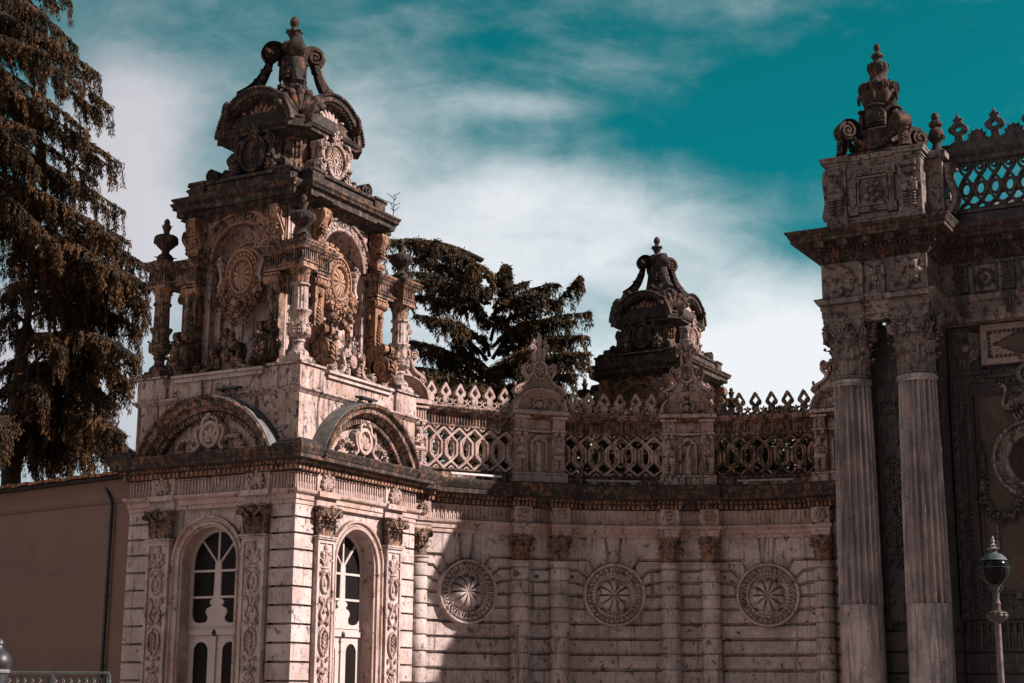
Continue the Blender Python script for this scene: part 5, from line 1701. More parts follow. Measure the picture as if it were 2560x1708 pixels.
    for i in range(15):
        x = 3.22 + P * i
        # interlaced ogival chains
        for s in (-1, 1):
            strap(m, [(x, 14.44), (x + s * P * .40, 14.18), (x + s * P * .38, 13.98), (x, 13.74)], .075, yl - .06, yl + .12, 16)
            strap(m, [(x, 14.44), (x + s * P * .32, 14.58), (x + s * P * .42, 14.72), (x + s * P * .5, 14.78)], .07, yl - .05, yl + .12, 12)
            strap(m, [(x, 13.74), (x + s * P * .32, 13.66), (x + s * P * .5, 13.55)], .07, yl - .05, yl + .12, 10)
        a = np.linspace(0, 2 * pi, 16, endpoint=False)
        ringshape(m, np.stack([x + .125 * np.cos(a), 14.09 + .20 * np.sin(a)], 1), np.stack([x + .085 * np.cos(a), 14.09 + .145 * np.sin(a)], 1), yl - .02, yl + .12, .01)
        ringshape(m, np.stack([x + .085 * np.cos(a), 14.68 + .085 * np.sin(a)], 1), np.stack([x + .045 * np.cos(a), 14.68 + .045 * np.sin(a)], 1), yl - .03, yl + .1, .01)
        ringshape(m, np.stack([x + P / 2 + .11 * np.cos(a), 13.58 + .11 * np.sin(a)], 1), np.stack([x + P / 2 + .06 * np.cos(a), 13.58 + .06 * np.sin(a)], 1), yl - .04, yl + .1, .01)
        box(m, x + P / 2 - .04, x + P / 2 + .04, yl, yl + .1, 13.9, 14.26)
    m.build('lattice_panel', MGD, A)
    m = MB()
    box(m, 2.5, XE, yl - .02, yl + .12, 15.18, 15.34)
    for i in range(9):
        x = 3.10 + .92 * i
        a = np.linspace(0, 2 * pi, 32, endpoint=False)
        r = .225 + .035 * np.cos(4 * a)
        r = r + .12 * np.exp(-((np.abs(np.angle(np.exp(1j * (a - pi / 2)))) / .30) ** 2))
        ringshape(m, np.stack([x + r * np.cos(a), 15.74 + r * np.sin(a)], 1), np.stack([x + .075 * np.cos(a), 15.74 + .075 * np.sin(a)], 1), yl - .02, yl + .12, .02)
        prism(m, [(x - .10, 15.56), (x + .10, 15.56), (x + .10, 15.42), (x + .22, 15.34), (x - .22, 15.34), (x - .10, 15.42)], yl - .02, yl + .12, .01, back=True)
        ell(m, (x, yl + .05, 16.13), (.035, .05, .045)); slab(m, x - .12, x + .12, yl - .03, yl + .13, 15.97, 16.02, .01)
        xs = x + .46
        for s in (-1, 1): ell(m, (xs + s * .15, yl + .05, 15.42), (.085, .07, .085), 0, (12, 8))
        shellfan(m, xs, 15.44, .26, yl + .05, 7, .08, spread=95); box(m, xs - .12, xs + .12, yl - .01, yl + .1, 15.3, 15.5)
        strap(m, [(xs - .30, 15.38), (xs, 15.34), (xs + .30, 15.38)], .06, yl - .02, yl + .12, 6)
    m.build('cresting', MGD, A)
    # little urn beside the great one
    m = MB(T4(2.62, .0, 0)); lathe(m, [(.16, 15.0), (.2, 15.08), (.12, 15.2), (.1, 15.3), (.17, 15.42), (.2, 15.56), (.16, 15.68), (.10, 15.74)], 18)
    lobed(m, [(.11, 15.72), (.18, 15.80), (.17, 15.88), (.1, 15.92)], 40, 10, .08); lathe(m, [(.06, 15.9), (.11, 15.98), (.11, 16.06), (.06, 16.14), (.01, 16.16)], 14)
    for i in range(8): leafsheet(m, .14, .16, .06, M=RZ(i * pi / 4) @ T4(0, -.18, 15.52) @ RX(pi))
    m.build('small_urn', MD, A)
    # ---- recessed bay : big panels
    y = YB
    m = MB()
    box(m, XR, 3.02, y - .10, y + .1, 3.3, 10.5); box(m, XR, 2.70, y - .22, y + .1, 3.3, 9.2)
    for j in range(44): ell(m, (2.86, y - .13, 3.5 + .125 * j), (.055, .05, .045), 0, (8, 6))
    for j in range(22): strap(m, [(2.58, 3.4 + .26 * j), (2.68, 3.55 + .26 * j)], .05, y - .27, y - .2, 3)
    tube(m, [(3.0, y - .10, 3.9), (3.0, y - .10, 9.0)], .035, 8); box(m, 3.02, XE, y - .06, y + .1, 3.3, 3.72); eggs_line(m, 2.95, 6.5, y - .09, 3.62, .055, .15); tube(m, [(3.0, y - .08, 3.9), (6.6, y - .08, 3.9)], .03, 8)
    # stepped moulding over the panel
    for x0, x1, z in ((2.75, 3.50, 9.30), (3.50, 4.6, 9.18), (5.2, 6.4, 9.18)):
        box(m, x0, x1, y - .14, y + .1, z, z + .07); eggs_line(m, x0 + .03, x1 - .03, y - .09, z - .08, .06, .16); box(m, x0, x1, y - .06, y + .1, z - .2, z)
    box(m, 3.46, 3.53, y - .14, y + .1, 9.18, 9.36)
    tube(m, [(3.12, y - .07, 3.9), (3.12, y - .07, 8.78), (6.6, y - .07, 8.78)], .035, 8)
    flutes_line(m, XR + .1, XE - .5, y - .06, 2.62, 3.22, .16, .05)
    m.build('panel_moulding', MGD, A)
    m = MB(); prism(m, [(3.1, 3.85), (6.8, 3.85), (6.8, 8.8), (3.1, 8.8)], y - .03, y + .05); m.build('breccia_panel', MBRN, A)
    # framed lozenge
    m = MB(); cx, cz, w_, h_ = 4.30, 10.02, .98, .52
    fr = lambda e: [(cx - w_ - e, cz - h_ - e), (cx + w_ + e, cz - h_ - e), (cx + w_ + e, cz + h_ + e), (cx - w_ - e, cz + h_ + e)]
    prism(m, fr(.0), y - .08, y + .1)
    ringshape(m, fr(.0), fr(-.17), y - .16, y, .02)
    for s in (-1, 1):
        for u in (-1, 1):
            q = [(cx + s * (w_ - .29) * cos(t), 0) for t in (0,)]
            a = np.arange(20) * pi / 10
            ringshape(m, np.stack([cx + s * (w_ - .42) + .10 * np.cos(a), cz + u * (h_ - .36) + .10 * np.sin(a)], 1), np.stack([cx + s * (w_ - .42) + .055 * np.cos(a), cz + u * (h_ - .36) + .055 * np.sin(a)], 1), y - .13, y, .015)
    fp = m.build('inlay_frame', MPNK, A)
    m = MB()
    for s in (-1, 1):
        eggs_line(m, cx - w_ + .20, cx + w_ - .20, y - .10, cz + s * (h_ - .21), .045, .115)
        for j in range(6): ell(m, (cx + s * (w_ - .21), y - .10, cz - .27 + .108 * j), (.045, .05, .04), 0, (6, 4))
        eggs_line(m, cx - w_ - .05, cx + w_ + .05, y - .08, cz + s * (h_ + .035), .035, .05)
        for j in range(20): ell(m, (cx + s * (w_ + .03), y - .08, cz - h_ + .055 * j), (.03, .04, .025), 0, (6, 4))
        for t in (0, 1):
            pass
    lz = [(cx - w_ + .30, cz), (cx, cz - h_ + .24), (cx + w_ - .30, cz), (cx, cz + h_ - .24)]
    for p_, q_ in zip(lz, lz[1:] + lz[:1]): strap(m, [p_, q_], .035, y - .13, y - .05, 2)
    m.build('egg_border', MGD, fp)
    m = MB(); prism(m, lz, y - .10, y - .02); m.build('lozenge', MBRN, fp)
    m = MB()   # side scroll group left of the frame
    prism(m, [(2.72, 10.5), (3.30, 10.28), (3.30, 9.80), (2.76, 9.48)], y - .05, y + .1, .0)
    for p_, q_ in (((2.72, 10.5), (3.30, 10.28)), ((2.76, 9.48), (3.30, 9.80))): strap(m, [p_, q_], .06, y - .10, y, 2)
    ell(m, (2.92, y - .08, 10.0), (.11, .08, .12), 0, (12, 8)); arcband(m, [(.25, y), (.25, y - .10), (.19, y - .10), (.19, y)], -1.9, 1.9, 18, 2.92, 10.0)
    for s in (-1, 1):
        volute(m, 3.28, 10.0 + s * .10, .08, y - .14, y, hand=s); volute(m, 2.84, 10.0 + s * .36, .10, y - .12, y, hand=s); volute(m, 2.80, 10.0 + s * .20, .07, y - .10, y, hand=-s)
    ell(m, (3.16, y - .1, 10.0), (.06, .06, .05)); shellfan(m, 0, 0, .2, 0, 5, .06, M=T4(3.36, y - .12, 10.0) @ RY(pi / 2))
    m.build('scroll_group', MG, A)
    # roundel with garlands
    m = MB(); cx, cz = 4.42, 7.12
    arcband(m, [(1.0, y), (1.0, y - .14), (.97, y - .17), (.90, y - .16), (.88, y - .07), (.73, y - .07), (.71, y - .11), (.66, y - .13), (.61, y - .10), (.58, y - .02), (.0, y - .02)], 0, 2 * pi, 56, cx, cz)
    for i in range(26):
        t = 2 * pi * i / 26; ell(m, (cx + .805 * cos(t), y - .09, cz + .805 * sin(t)), (.06, .06, .05), -t, (8, 6))
        t += pi / 26; ell(m, (cx + .805 * cos(t), y - .08, cz + .805 * sin(t)), (.055, .05, .014), -t, (6, 4))
    m.build('roundel', MG, A)
    m = MB(); prism(m, [(cx + .58 * cos(t), cz + .58 * sin(t)) for t in np.arange(32) * pi / 16], y - .03, y - .01); m.build('roundel_disc', MBRN, A)
    m = MB()   # crown ornament over the roundel
    a = np.arange(24) * pi / 12
    ringshape(m, np.stack([cx + .27 * np.cos(a), 9.20 + .29 * np.sin(a)], 1), np.stack([cx + .15 * np.cos(a), 9.20 + .17 * np.sin(a)], 1), y - .26, y, .04)
    for i in range(18):
        t = i * pi / 9; ell(m, (cx + .21 * cos(t), y - .26, 9.20 + .23 * sin(t)), (.05, .03, .022), -t, (6, 4))
    ell(m, (cx, y - .12, 9.20), (.15, .10, .17), 0, (12, 8)); ell(m, (cx, y - .22, 8.80), (.11, .08, .12), 0, (12, 8)); ell(m, (cx, y - .2, 9.62), (.10, .08, .1))
    for s in (-1, 1):
        volute(m, cx + s * .14, 9.66, .10, y - .22, y, hand=-s); ell(m, (cx + s * .17, y - .14, 8.80), (.09, .07, .07))
        strap(m, [(cx + s * .05, 8.74), (cx + s * .20, 8.60), (cx + s * .42, 8.52), (cx + s * .56, 8.36)], .18, y - .2, y, 16)
        volute(m, cx + s * .42, 8.44, .15, y - .24, y, hand=s); strap(m, [(cx + s * .64, 9.0), (cx + s * .56, 8.85), (cx + s * .64, 8.55), (cx + s * .58, 8.35)], .10, y - .16, y, 16); volute(m, cx + s * .68, 8.98, .09, y - .17, y, hand=s)
        for j in range(4): ell(m, (cx + s * (.08 + .09 * j), y - .16, 8.25 - .04 * j), (.05, .07, .16), s * .5, (6, 4))
    shellfan(m, cx, 8.52, .22, y - .16, 7, .1); prism(m, [(cx - .16, 8.95), (cx + .16, 8.95), (cx + .10, 8.5), (cx - .10, 8.5)], y - .16, y)
    m.build('crown_ornament', MG, A)
    m = MB()
    prism(m, [(cx - .20, 6.36), (cx + .20, 6.36), (cx + .12, 5.75), (cx - .12, 5.75)], y - .22, y, .03)
    for j in range(5): ell(m, (cx - .16 + .08 * j, y - .24, 6.20), (.035, .06, .16), 0, (6, 4))
    m.build('mask', MG, A)
    m = MB()
    for i in range(70):
        t = rng.random(); px = cx - 1.28 + 1.05 * t; pz = 6.55 - .95 * sin(pi * (t * .8 + .1)) + .25 * t + rng.normal(0, .07)
        r = rng.uniform(.05, .10); ell(m, (px + rng.normal(0, .05), y - .12 - .05 * rng.random(), pz), (r, r, r * .8), rng.uniform(-1, 1), (6, 4))
    m.build('garland', MGD, A)
    for (x_, z0_, z1_) in ((cx - .98, 5.72, 5.02), (cx - 1.27, 6.9, 6.35), (cx - .28, 5.5, 5.0)):
        m = MB(); tube(m, [(x_, y - .08, z0_), (x_ + .02, y - .08, z1_ + .2)], .018, 6); ell(m, (x_ + .02, y - .1, z1_ + .24), (.055, .05, .06)); ell(m, (x_ + .02, y - .1, z1_ + .06), (.06, .05, .14)); m.build('tassel', MG, A)
    m = MB()
    for s in (-1, 1):
        volute(m, cx - 1.22, 7.42 + s * .12, .09, y - .12, y, hand=s)
    lathe(m, [(.05, 6.9), (.10, 7.0), (.06, 7.1), (.09, 7.2), (.05, 7.3)], 12, M=T4(cx - 1.22, y - .1, 0))
    for j in range(12): ell(m, (cx - 1.22 + rng.normal(0, .04), y - .1, 6.4 + .045 * j), (.06, .06, .05), rng.uniform(-1, 1), (6, 4))
    m.build('hanging_trophy', MGD, A)
    m = MB()   # fan over the doorway, bottom right
    arcband(m, [(.95, y), (.95, y - .12), (.80, y - .14), (.78, y - .06)], .3, pi, 20, 4.75, 3.75, 1, .85)
    for i in range(9):
        t = .2 + i * .3; ell(m, (4.75 + .52 * cos(t), y - .08, 3.75 + .45 * sin(t)), (.05, .06, .27), pi / 2 - t, (6, 4))
    volute(m, 4.12, 3.98, .12, y - .14, y, hand=1)
    m.build('door_fan', MGD, A)
    # ---- roof and rear parapet seen through the lattice
    m = MB()
    box(m, 2.4, XE, .6, 7.0, 12.4, 12.9)
    # sloping stone roof behind the parapet
    m.add([(2.9, 1.1, 12.9), (XE, 1.1, 12.9), (XE, 3.3, 14.62), (3.4, 3.3, 14.62), (3.4, 5.0, 14.4), (XE, 5.0, 14.4), (2.9, 6.5, 12.9), (XE, 6.5, 12.9)], [[0, 1, 2, 3], [3, 2, 5, 4], [4, 5, 7, 6]], [[0, 3, 4], [0, 4, 6]])
    m.build('rear_attic', MW, A)
    return root


gate = build_gate()


# ================================================================== ground
m = MB()
gs = np.linspace(-1, 1, 9)
m.add([(-900, -900, 0), (900, -900, 0), (900, 900, 0), (-900, 900, 0)], [[0, 1, 2, 3]])
gm = stone('paving', (.25, .20, .18), (.20, .165, .15), soot=.2, patina=.1, up=.0, streak=.0)
struct(m.build('ground', gm))

# ================================================================== plaster building on the left
def build_house():
    t = thing('plaster_building', 'low brown plaster building with a tiled eave at the left of the tower', 'building', (-9.05, 36.4, 0), radians(180 - 38.7))
    # local +x runs away to the left, local +y faces the viewer
    m = MB(); box(m, -1.2, 16, -8, 0, 0, 6.25); m.build('wall', MPL, t)
    m = MB(); sweep(m, [(0, 6.24), (.02, 5.78), (.05, 5.80), (.06, 5.83), (.02, 5.86), (.03, 6.02), (.10, 6.15), (.16, 6.25), (.16, 6.30), (0, 6.32)][1:], [(16, 0), (-1.2, 0)], closed=False); m.build('plaster_cove', MPL, t)
    m = MB(); box(m, -1.4, 16.3, -.1, .34, 6.30, 6.38)
    m.add([(-1.4, .36, 6.385), (16.3, .36, 6.385), (16.3, -4, 6.70), (-1.4, -4, 6.70)], [[0, 1, 2, 3]])
    r = m.build('roof', plain('shade_dark_eave_board', (.03, .022, .018), .9), t)  # near-black eave: soffit shadow put into the board's colour
    m = MB()
    tm = plain('clay_roof_tile', (.34, .13, .065), .8, col2=(.16, .07, .04), ns=7)
    for i in range(78):
        x = -1.3 + .225 * i + rng.normal(0, .012)
        z = rng.normal(0, .012)
        n = 8; a = np.linspace(0, pi, n)
        pts = [(.41, 6.39), (-1.6, 6.56)]
        v = []
        for (yv, zv), rr in zip(pts, (.095, .08)):
            v += [(x + rr * cos(b), yv, zv + z + rr * .8 * sin(b)) for b in a]
        m.add(v, grid_faces(2, n), ng=[list(range(n))])
    m.build('tile_row', tm, r)
    m = MB(); tube(m, [(.62, .09, 6.28), (.52, .10, 6.05), (.33, .10, 5.80), (.30, .10, 5.6), (.30, .10, 0)], .045, 8)
    for z in (2.0, 3.6, 5.2): lathe(m, [(.06, z), (.06, z + .05)], 10, c=(.30, .10))
    m.build('downpipe', MIRON, t)
    m = MB()
    ck = MPL
    for P in ([(4.3, 5.5), (3.9, 5.2), (3.3, 4.6), (3.2, 4.3), (2.6, 4.2), (2.2, 4.3)],):
        c = cr(P, 40); c = c + rng.normal(0, .03, c.shape)
        tube(m, np.stack([c[:, 0], np.full(len(c), .0), c[:, 1]], 1), .0035, 4)
    m.build('crack', plain('crack_line', (.09, .055, .045), .95), t)  # crack drawn as a thin darker line on the plaster
build_house()

# ================================================================== street lamp
def build_lamp():
    # globe centre about 26.8 m away
    d = 26.8
    px = (2498 - 1280) / 3900 * d
    t = thing('street_lamp', 'old iron street lamp with a dark globe and white finial, standing before the gate', 'street lamp', (px - .12, d, 0))
    z0 = 3.62
    m = MB(); lathe(m, [(.16, 0), (.17, .3), (.12, .4), (.09, .5), (.062, .9), (.056, 1.5), (.050, 2.85)], 18)
    lathe(m, [(.105, 2.84), (.11, 2.88)], 16)
    m.build('post', plain('rust_streaked_shaded_paint', (.13, .105, .095), .6, col2=(.07, .045, .035), ns=6), t)  # paint darkened so the post looks out of the sun
    m = MB(); lobed(m, [(.08, 2.74), (.15, 2.78), (.185, 2.84), (.16, 2.90), (.08, 2.93)], 60, 10, .10)
    for i in range(10): leafsheet(m, .10, .14, .05, M=RZ(2 * pi * i / 10) @ T4(0, -.15, 2.78))
    lathe(m, [(.07, 2.92), (.062, 3.0), (.075, 3.05), (.06, 3.08), (.05, 3.14), (.06, 3.2), (.05, 3.26), (.085, 3.34)], 16)
    m.build('collar', plain('verdigris_iron', (.03, .038, .036), .6, col2=(.07, .04, .028), ns=8), t)
    m = MB(); lathe(m, [(.045, 3.22), (.05, 3.40), (.035, 3.42)], 12); m.build('bulb_holder', MGRY, t)
    m = MB()
    ph = np.linspace(-1.15, 1.10, 22)
    lathe(m, [(.255 * cos(p), z0 + .275 * sin(p)) for p in ph], 36)
    gl = plain('smoked_lamp_glass', (.004, .004, .004), .12, col2=(.006, .005, .005), spec=.10)
    g1 = m.build('globe', gl, t)
    m = MB()
    for i in range(4):
        a = i * pi / 2 + .5
        tube(m, [(.262 * cos(p) * cos(a), .262 * cos(p) * sin(a), z0 + .282 * sin(p)) for p in np.linspace(-1.2, 1.2, 16)], .009, 6)
    a = np.linspace(0, 2 * pi, 32); tube(m, np.stack([.262 * np.cos(a), .262 * np.sin(a), np.full(32, z0 + .03)], 1), .008, 6)
    for s in range(4):
        a = s * pi / 2 + .5
        tube(m, [(.06 * cos(a), .06 * sin(a), 3.24), (.16 * cos(a), .16 * sin(a), 3.30), (.13 * cos(a), .13 * sin(a), 3.42)], .010, 6)
    m.build('frame', MIRON, t)
    m = MB(); lathe(m, [(.225, z0 + .155), (.20, z0 + .20), (.14, z0 + .255), (.085, z0 + .275), (.06, z0 + .29), (.055, z0 + .33)], 24)
    m.build('cap', plain('verdigris_copper', (.06, .085, .083), .6, col2=(.025, .03, .03), ns=7), t)
    m = MB(); lathe(m, [(.06, z0 + .33), (.105, z0 + .345), (.115, z0 + .355), (.05, z0 + .375), (.03, z0 + .40), (.065, z0 + .41), (.03, z0 + .425), (.02, z0 + .45), (.036, z0 + .475), (.03, z0 + .50), (.015, z0 + .51), (.024, z0 + .53), (.005, z0 + .57)], 18)
    m.build('finial', MGRY, t)
build_lamp()

# ================================================================== railing and gatepost, bottom left
def build_rail():
    d = 29.0
    x0 = (30 - 1280) / 3900 * d; x1 = (300 - 1280) / 3900 * d
    t = thing('lattice_railing', 'pale iron lattice railing with a flat top rail in front of the plaster wall', 'railing', (x0, d, 0))
    L = x1 - x0
    lm = plain('grey_painted_iron', (.08, .092, .092), .5, col2=(.045, .05, .05), ns=9)
    m = MB(); slab(m, -.2, L, -.03, .03, 1.80, 1.845, .008); box(m, -.2, L, -.02, .02, .25, .29); m.build('top_rail', lm, t)
    m = MB(); p = .14
    for j in range(9):
        for i in range(int(L / p) + 1):
            x = p * i; z = .38 + .16 * j
            a = np.linspace(0, 2 * pi, 11)
            tube(m, np.stack([x + .07 * np.cos(a) * (1 + .25 * np.cos(2 * a)), np.zeros(11), z + .085 * np.sin(a)], 1), .010, 4)
            if j < 8: ell(m, (x + p / 2, 0, z + .08), (.022, .016, .022), 0, (6, 4))
    m.build('lattice', lm, t)
    m = MB()
    for x in (0, L * .5, L): box(m, x - .03, x + .03, -.03, .03, 0, 1.8)
    m.build('upright', lm, t)
    d2 = 24.0
    t = thing('gatepost', 'black iron gatepost with a domed cap at the lower left edge', 'post', ((26 - 1280) / 3900 * d2, d2, 0))
    m = MB(); lathe(m, [(.20, 0), (.20, .2), (.165, .25), (.165, 1.77)], 24); m.build('shaft', MIRON, t)
    m = MB(); lathe(m, [(.185, 1.775), (.19, 1.80), (.185, 1.825)], 24); m.build('pale_band', MGRY, t)
    m = MB(); lathe(m, [(.18, 1.826), (.205, 1.87), (.215, 1.93), (.20, 2.0), (.16, 2.06), (.10, 2.11), (.065, 2.15), (.06, 2.19), (.075, 2.20), (.07, 2.24), (.04, 2.27), (.02, 2.29)], 24); m.build('cap', MIRON, t)
build_rail()

# floodlights lying over the vaults, and the sapling on the cornice
for (k, x, lab) in ((0, .95, 'flat black floodlight on the shaded attic ledge'), (1, .55, 'flat black floodlight on the sunlit attic ledge')):
    t = thing('floodlight', lab, 'floodlight', (0, 0, 0), 0, 'floodlights on the tower ledge')
    t.matrix_world = Matrix.Translation(tower.location) @ Matrix.Rotation(-PHI + k * pi / 2, 4, 'Z') @ Matrix.Translation((x - .5, -2.40, 7.945))
    m = MB(); slab(m, -.30, .30, -.12, .10, .05, .10, .01, M=RX(.12)); m.build('lamp_head', MIRON, t)
    m = MB(); box(m, -.2, -.17, -.05, .05, 0, .08); box(m, .17, .2, -.05, .05, 0, .08); m.build('bracket', MIRON, t)

# ================================================================== cedars
def leaf_mesh(P, D, L, W, name, mat, parent, rg):
    """thin two-triangle needles sprays at P along D"""
    n = len(P)
    D = D / (np.linalg.norm(D, axis=1, keepdims=True) + 1e-9)
    R = rg.normal(size=(n, 3)); S = np.cross(D, R); S /= np.linalg.norm(S, axis=1, keepdims=True) + 1e-9
    a = P; b = P + D * L[:, None] * .45 + S * W[:, None] * .5; c = P + D * L[:, None]; d = P + D * L[:, None] * .45 - S * W[:, None] * .5
    v = np.stack([a, b, c, d], 1).reshape(-1, 3)
    m = MB(); m.add(v, np.arange(4 * n).reshape(n, 4))
    return m.build(name, mat, parent, 180)


def bough(root, tip, sag, rise=0.0, n=22):
    t = np.linspace(0, 1, n)[:, None]
    root = np.array(root, float); tip = np.array(tip, float)
    p = root * (1 - t) + tip * t
    p[:, 2] += (rise * np.sin(pi * t[:, 0]) - sag * np.sin(pi * t[:, 0]) ** 1)
    return p


def cedar(name, label, base, height, boughs, trunk_r, mat, rg, dens=1.0, hang=.55, lsz=1.0, lean=(0, 0)):
    t = thing(name, label, 'tree', (base[0], base[1], 0))
    B = np.array([base[0], base[1], 0.0])
    m = MB()
    zz = np.linspace(0, height, 14)
    tr = np.stack([lean[0] * zz / height + .12 * np.sin(zz * .5), lean[1] * zz / height + .1 * np.cos(zz * .4), zz], 1)
    tube(m, tr, trunk_r * (1 - .9 * (zz / height) ** 1.2) + .02, 10)
    m.build('trunk', MBARK, t)
    m = MB(); P = []; D = []; L = []; W = []
    for (root, tip, sag, rise, spread, thick) in boughs:
        p = bough(np.array(root) - B, np.array(tip) - B, sag, rise)
        ln = np.linalg.norm(p[-1] - p[0])
        tube(m, p, np.linspace(thick, .012, len(p)), 6)
        ax = (p[-1] - p[0]) / ln
        sd = np.cross(ax, (0, 0, 1.0)); sd /= np.linalg.norm(sd) + 1e-9
        nt = int(ln * 22 * dens)
        for i in range(nt):
            u = rg.uniform(.10, 1.0) ** .8
            k = u * (len(p) - 1); i0 = int(min(k, len(p) - 2)); q = p[i0] * (1 - (k - i0)) + p[i0 + 1] * (k - i0)
            tl = spread * (1 - u) ** .8 * (.35 + .65 * rg.random()) * min(1, .4 + u * 2.2) + .12
            sgn = 1 if rg.random() < .5 else -1
            dr = ax * rg.uniform(.35, .9) + sd * sgn * rg.uniform(.4, 1.0) + np.array([0, 0, rg.uniform(-.22, .16)])
            dr /= np.linalg.norm(dr)
            ns = 7
            s = np.linspace(0, 1, ns)[:, None]
            tw = q + dr * tl * s; tw[:, 2] -= hang * tl * s[:, 0] ** 2 * rg.uniform(.4, 1.2)
            if rg.random() < .5: tube(m, tw, np.linspace(.014, .004, ns), 3)
            nl = int(max(10, tl * 95))
            v = rg.random(nl)
            k = v * (ns - 1); i0 = np.minimum(k.astype(int), ns - 2); f = (k - i0)[:, None]
            pp = tw[i0] * (1 - f) + tw[i0 + 1] * f + rg.normal(0, .025, (nl, 3))
            dd = (tw[i0 + 1] - tw[i0]); dd /= np.linalg.norm(dd, axis=1, keepdims=True) + 1e-9
            dd = dd * .7 + rg.normal(0, .45, (nl, 3)) + np.array([0, 0, -hang])
            P.append(pp); D.append(dd); L.append(rg.uniform(.08, .19, nl) * lsz); W.append(rg.uniform(.025, .045, nl) * lsz)
            # pendulous strings
            if rg.random() < .55 * hang:
                j = rg.integers(2, ns); hl = rg.uniform(.3, 1.1) * hang
                nh = int(hl * 80) + 5
                h = rg.random(nh)
                pp = tw[j] + np.stack([rg.normal(0, .03, nh) + .1 * h, rg.normal(0, .03, nh), -hl * h], 1)
                P.append(pp); D.append(np.stack([rg.normal(0, .35, nh), rg.normal(0, .35, nh), -np.ones(nh)], 1)); L.append(rg.uniform(.08, .18, nh) * lsz); W.append(rg.uniform(.022, .042, nh) * lsz)
    m.build('branches', MBARK, t)
    P = np.concatenate(P); D = np.concatenate(D); L = np.concatenate(L); W = np.concatenate(W)
    leaf_mesh(P, D, L, W, 'crown', mat, t, rg)
    return t, len(P)


th_ = radians(12.52)
def wp(u, v, Y):
    """world point seen at photo pixel (u, v) at depth Y - only used to lay out bough tips at their true places"""
    dx, dz = (u - 1280) / 3900, (854 - v) / 3900
    den = cos(th_) - dz * sin(th_)
    return np.array([dx / den * Y, Y, 1.6 + Y * (sin(th_) + dz * cos(th_)) / den])


rg = np.random.default_rng(11)
# tall cedar on the left: upper tiers
BX = wp(-230, 900, 45.0)
tiers = [((150, 95), -40, 0.2), ((185, 120), -70, .3), ((110, 150), 20, .3), ((250, 192), 60, .1), ((275, 278), 130, .1), ((215, 335), 190, .2), ((300, 410), 280, .1), ((235, 460), 330, .2), ((308, 532), 400, .1),
         ((290, 600), 470, .1), ((322, 612), 520, .1), ((150, 620), 450, .2), ((90, 40), -180, .3), ((170, 15), -200, .3), ((60, 260), 100, .3), ((90, 420), 250, .3)]
bo = []
for (tip, vr, rise) in tiers:
    for j in range(2):
        Yt = 45 + rg.uniform(-1.5, 1.5) + (j * 1.2)
        du = -j * rg.uniform(20, 70)
        bo.append((wp(-230 + rg.uniform(-10, 10), vr - 90 + j * 25, 45.0), wp(tip[0] + du, tip[1] + j * 14 + rg.uniform(-8, 8), Yt), -.35, .15, .62, .07))
for i in range(9):
    v = 60 + 66 * i
    bo.append((wp(-230, v - 80, 45.0), wp(rg.uniform(0, 120), v + 10, 45 + rg.uniform(-2.5, 2.5)), .0, .15, .8, .06))
t1, n1_ = cedar('cedar_tree', 'tall rust brown cedar with drooping boughs filling the upper left edge', (BX[0], BX[1]), 21.5, bo, .55, ML, rg, .9, .85)
# dense weeping cedar below it
bo = []
B2 = wp(60, 900, 47.5)
lowt = [(360, 665), (372, 720), (366, 760), (350, 830), (345, 900), (330, 960), (300, 1020), (310, 1090), (250, 660), (180, 640), (100, 615), (30, 590), (-40, 600), (240, 740), (160, 720), (60, 690), (280, 820), (200, 800), (110, 780), (20, 760),
        (240, 900), (160, 880), (70, 860), (-20, 850), (270, 1000), (190, 980), (290, 880), (210, 1060), (320, 700), (300, 760), (120, 960), (40, 940), (330, 1130), (260, 1120), (150, 1050), (60, 1030), (90, 1110), (200, 1120), (0, 1090), (300, 690), (20, 1140), (80, 1150), (130, 1140), (-30, 1120), (40, 1060), (110, 1000), (60, 980), (180, 1150), (230, 1160), (20, 1000)]
for (u, v) in lowt:
    bo.append((wp(70 + rg.uniform(-15, 15), v - 20 + rg.uniform(-30, 40), 47.5), wp(u, v, 47.5 + rg.uniform(-3.2, 2.2)), .0, .55, 1.25, .06))
t2, n2_ = cedar('weeping_cedar', 'dense weeping rust brown cedar hanging over the plaster building beside the tower', (B2[0], B2[1]), 14.3, bo, .5, ML, rg, 1.15, 1.0)
# cedar behind the curved wall
B3 = wp(1225, 900, 52.0)
rt = [(1075, 612), (1010, 600), (1110, 640), (1180, 662), (1150, 690), (1262, 662), (1240, 700), (1315, 706), (1290, 740), (1390, 708), (1360, 735), (1402, 748), (1472, 780), (1440, 800), (1466, 838), (1470, 880), (1420, 850), (1440, 935), (1400, 960), (1380, 900), (1462, 905),
      (1340, 800), (1300, 830), (1250, 790), (1190, 760), (1120, 730), (1060, 700), (1010, 680), (980, 740), (1040, 790), (1100, 800), (1000, 850), (1070, 880), (1140, 850), (1210, 850), (1290, 900), (1340, 950), (1270, 965), (1190, 960), (1120, 970), (1050, 950), (1390, 1000), (1300, 1000), (1180, 900), (960, 640), (930, 600), (950, 700), (1430, 985), (1220, 920), (1000, 920), (1100, 905), (1340, 870)]
bo = []
for (u, v) in rt:
    Yt = 52 + rg.uniform(-3.0, 2.5)
    ru = 1225 + (u - 1225) * .08
    bo.append((wp(ru, v + 55 + rg.uniform(-15, 25), 52.0), wp(u, v, Yt), .0, .22, .85, .07))
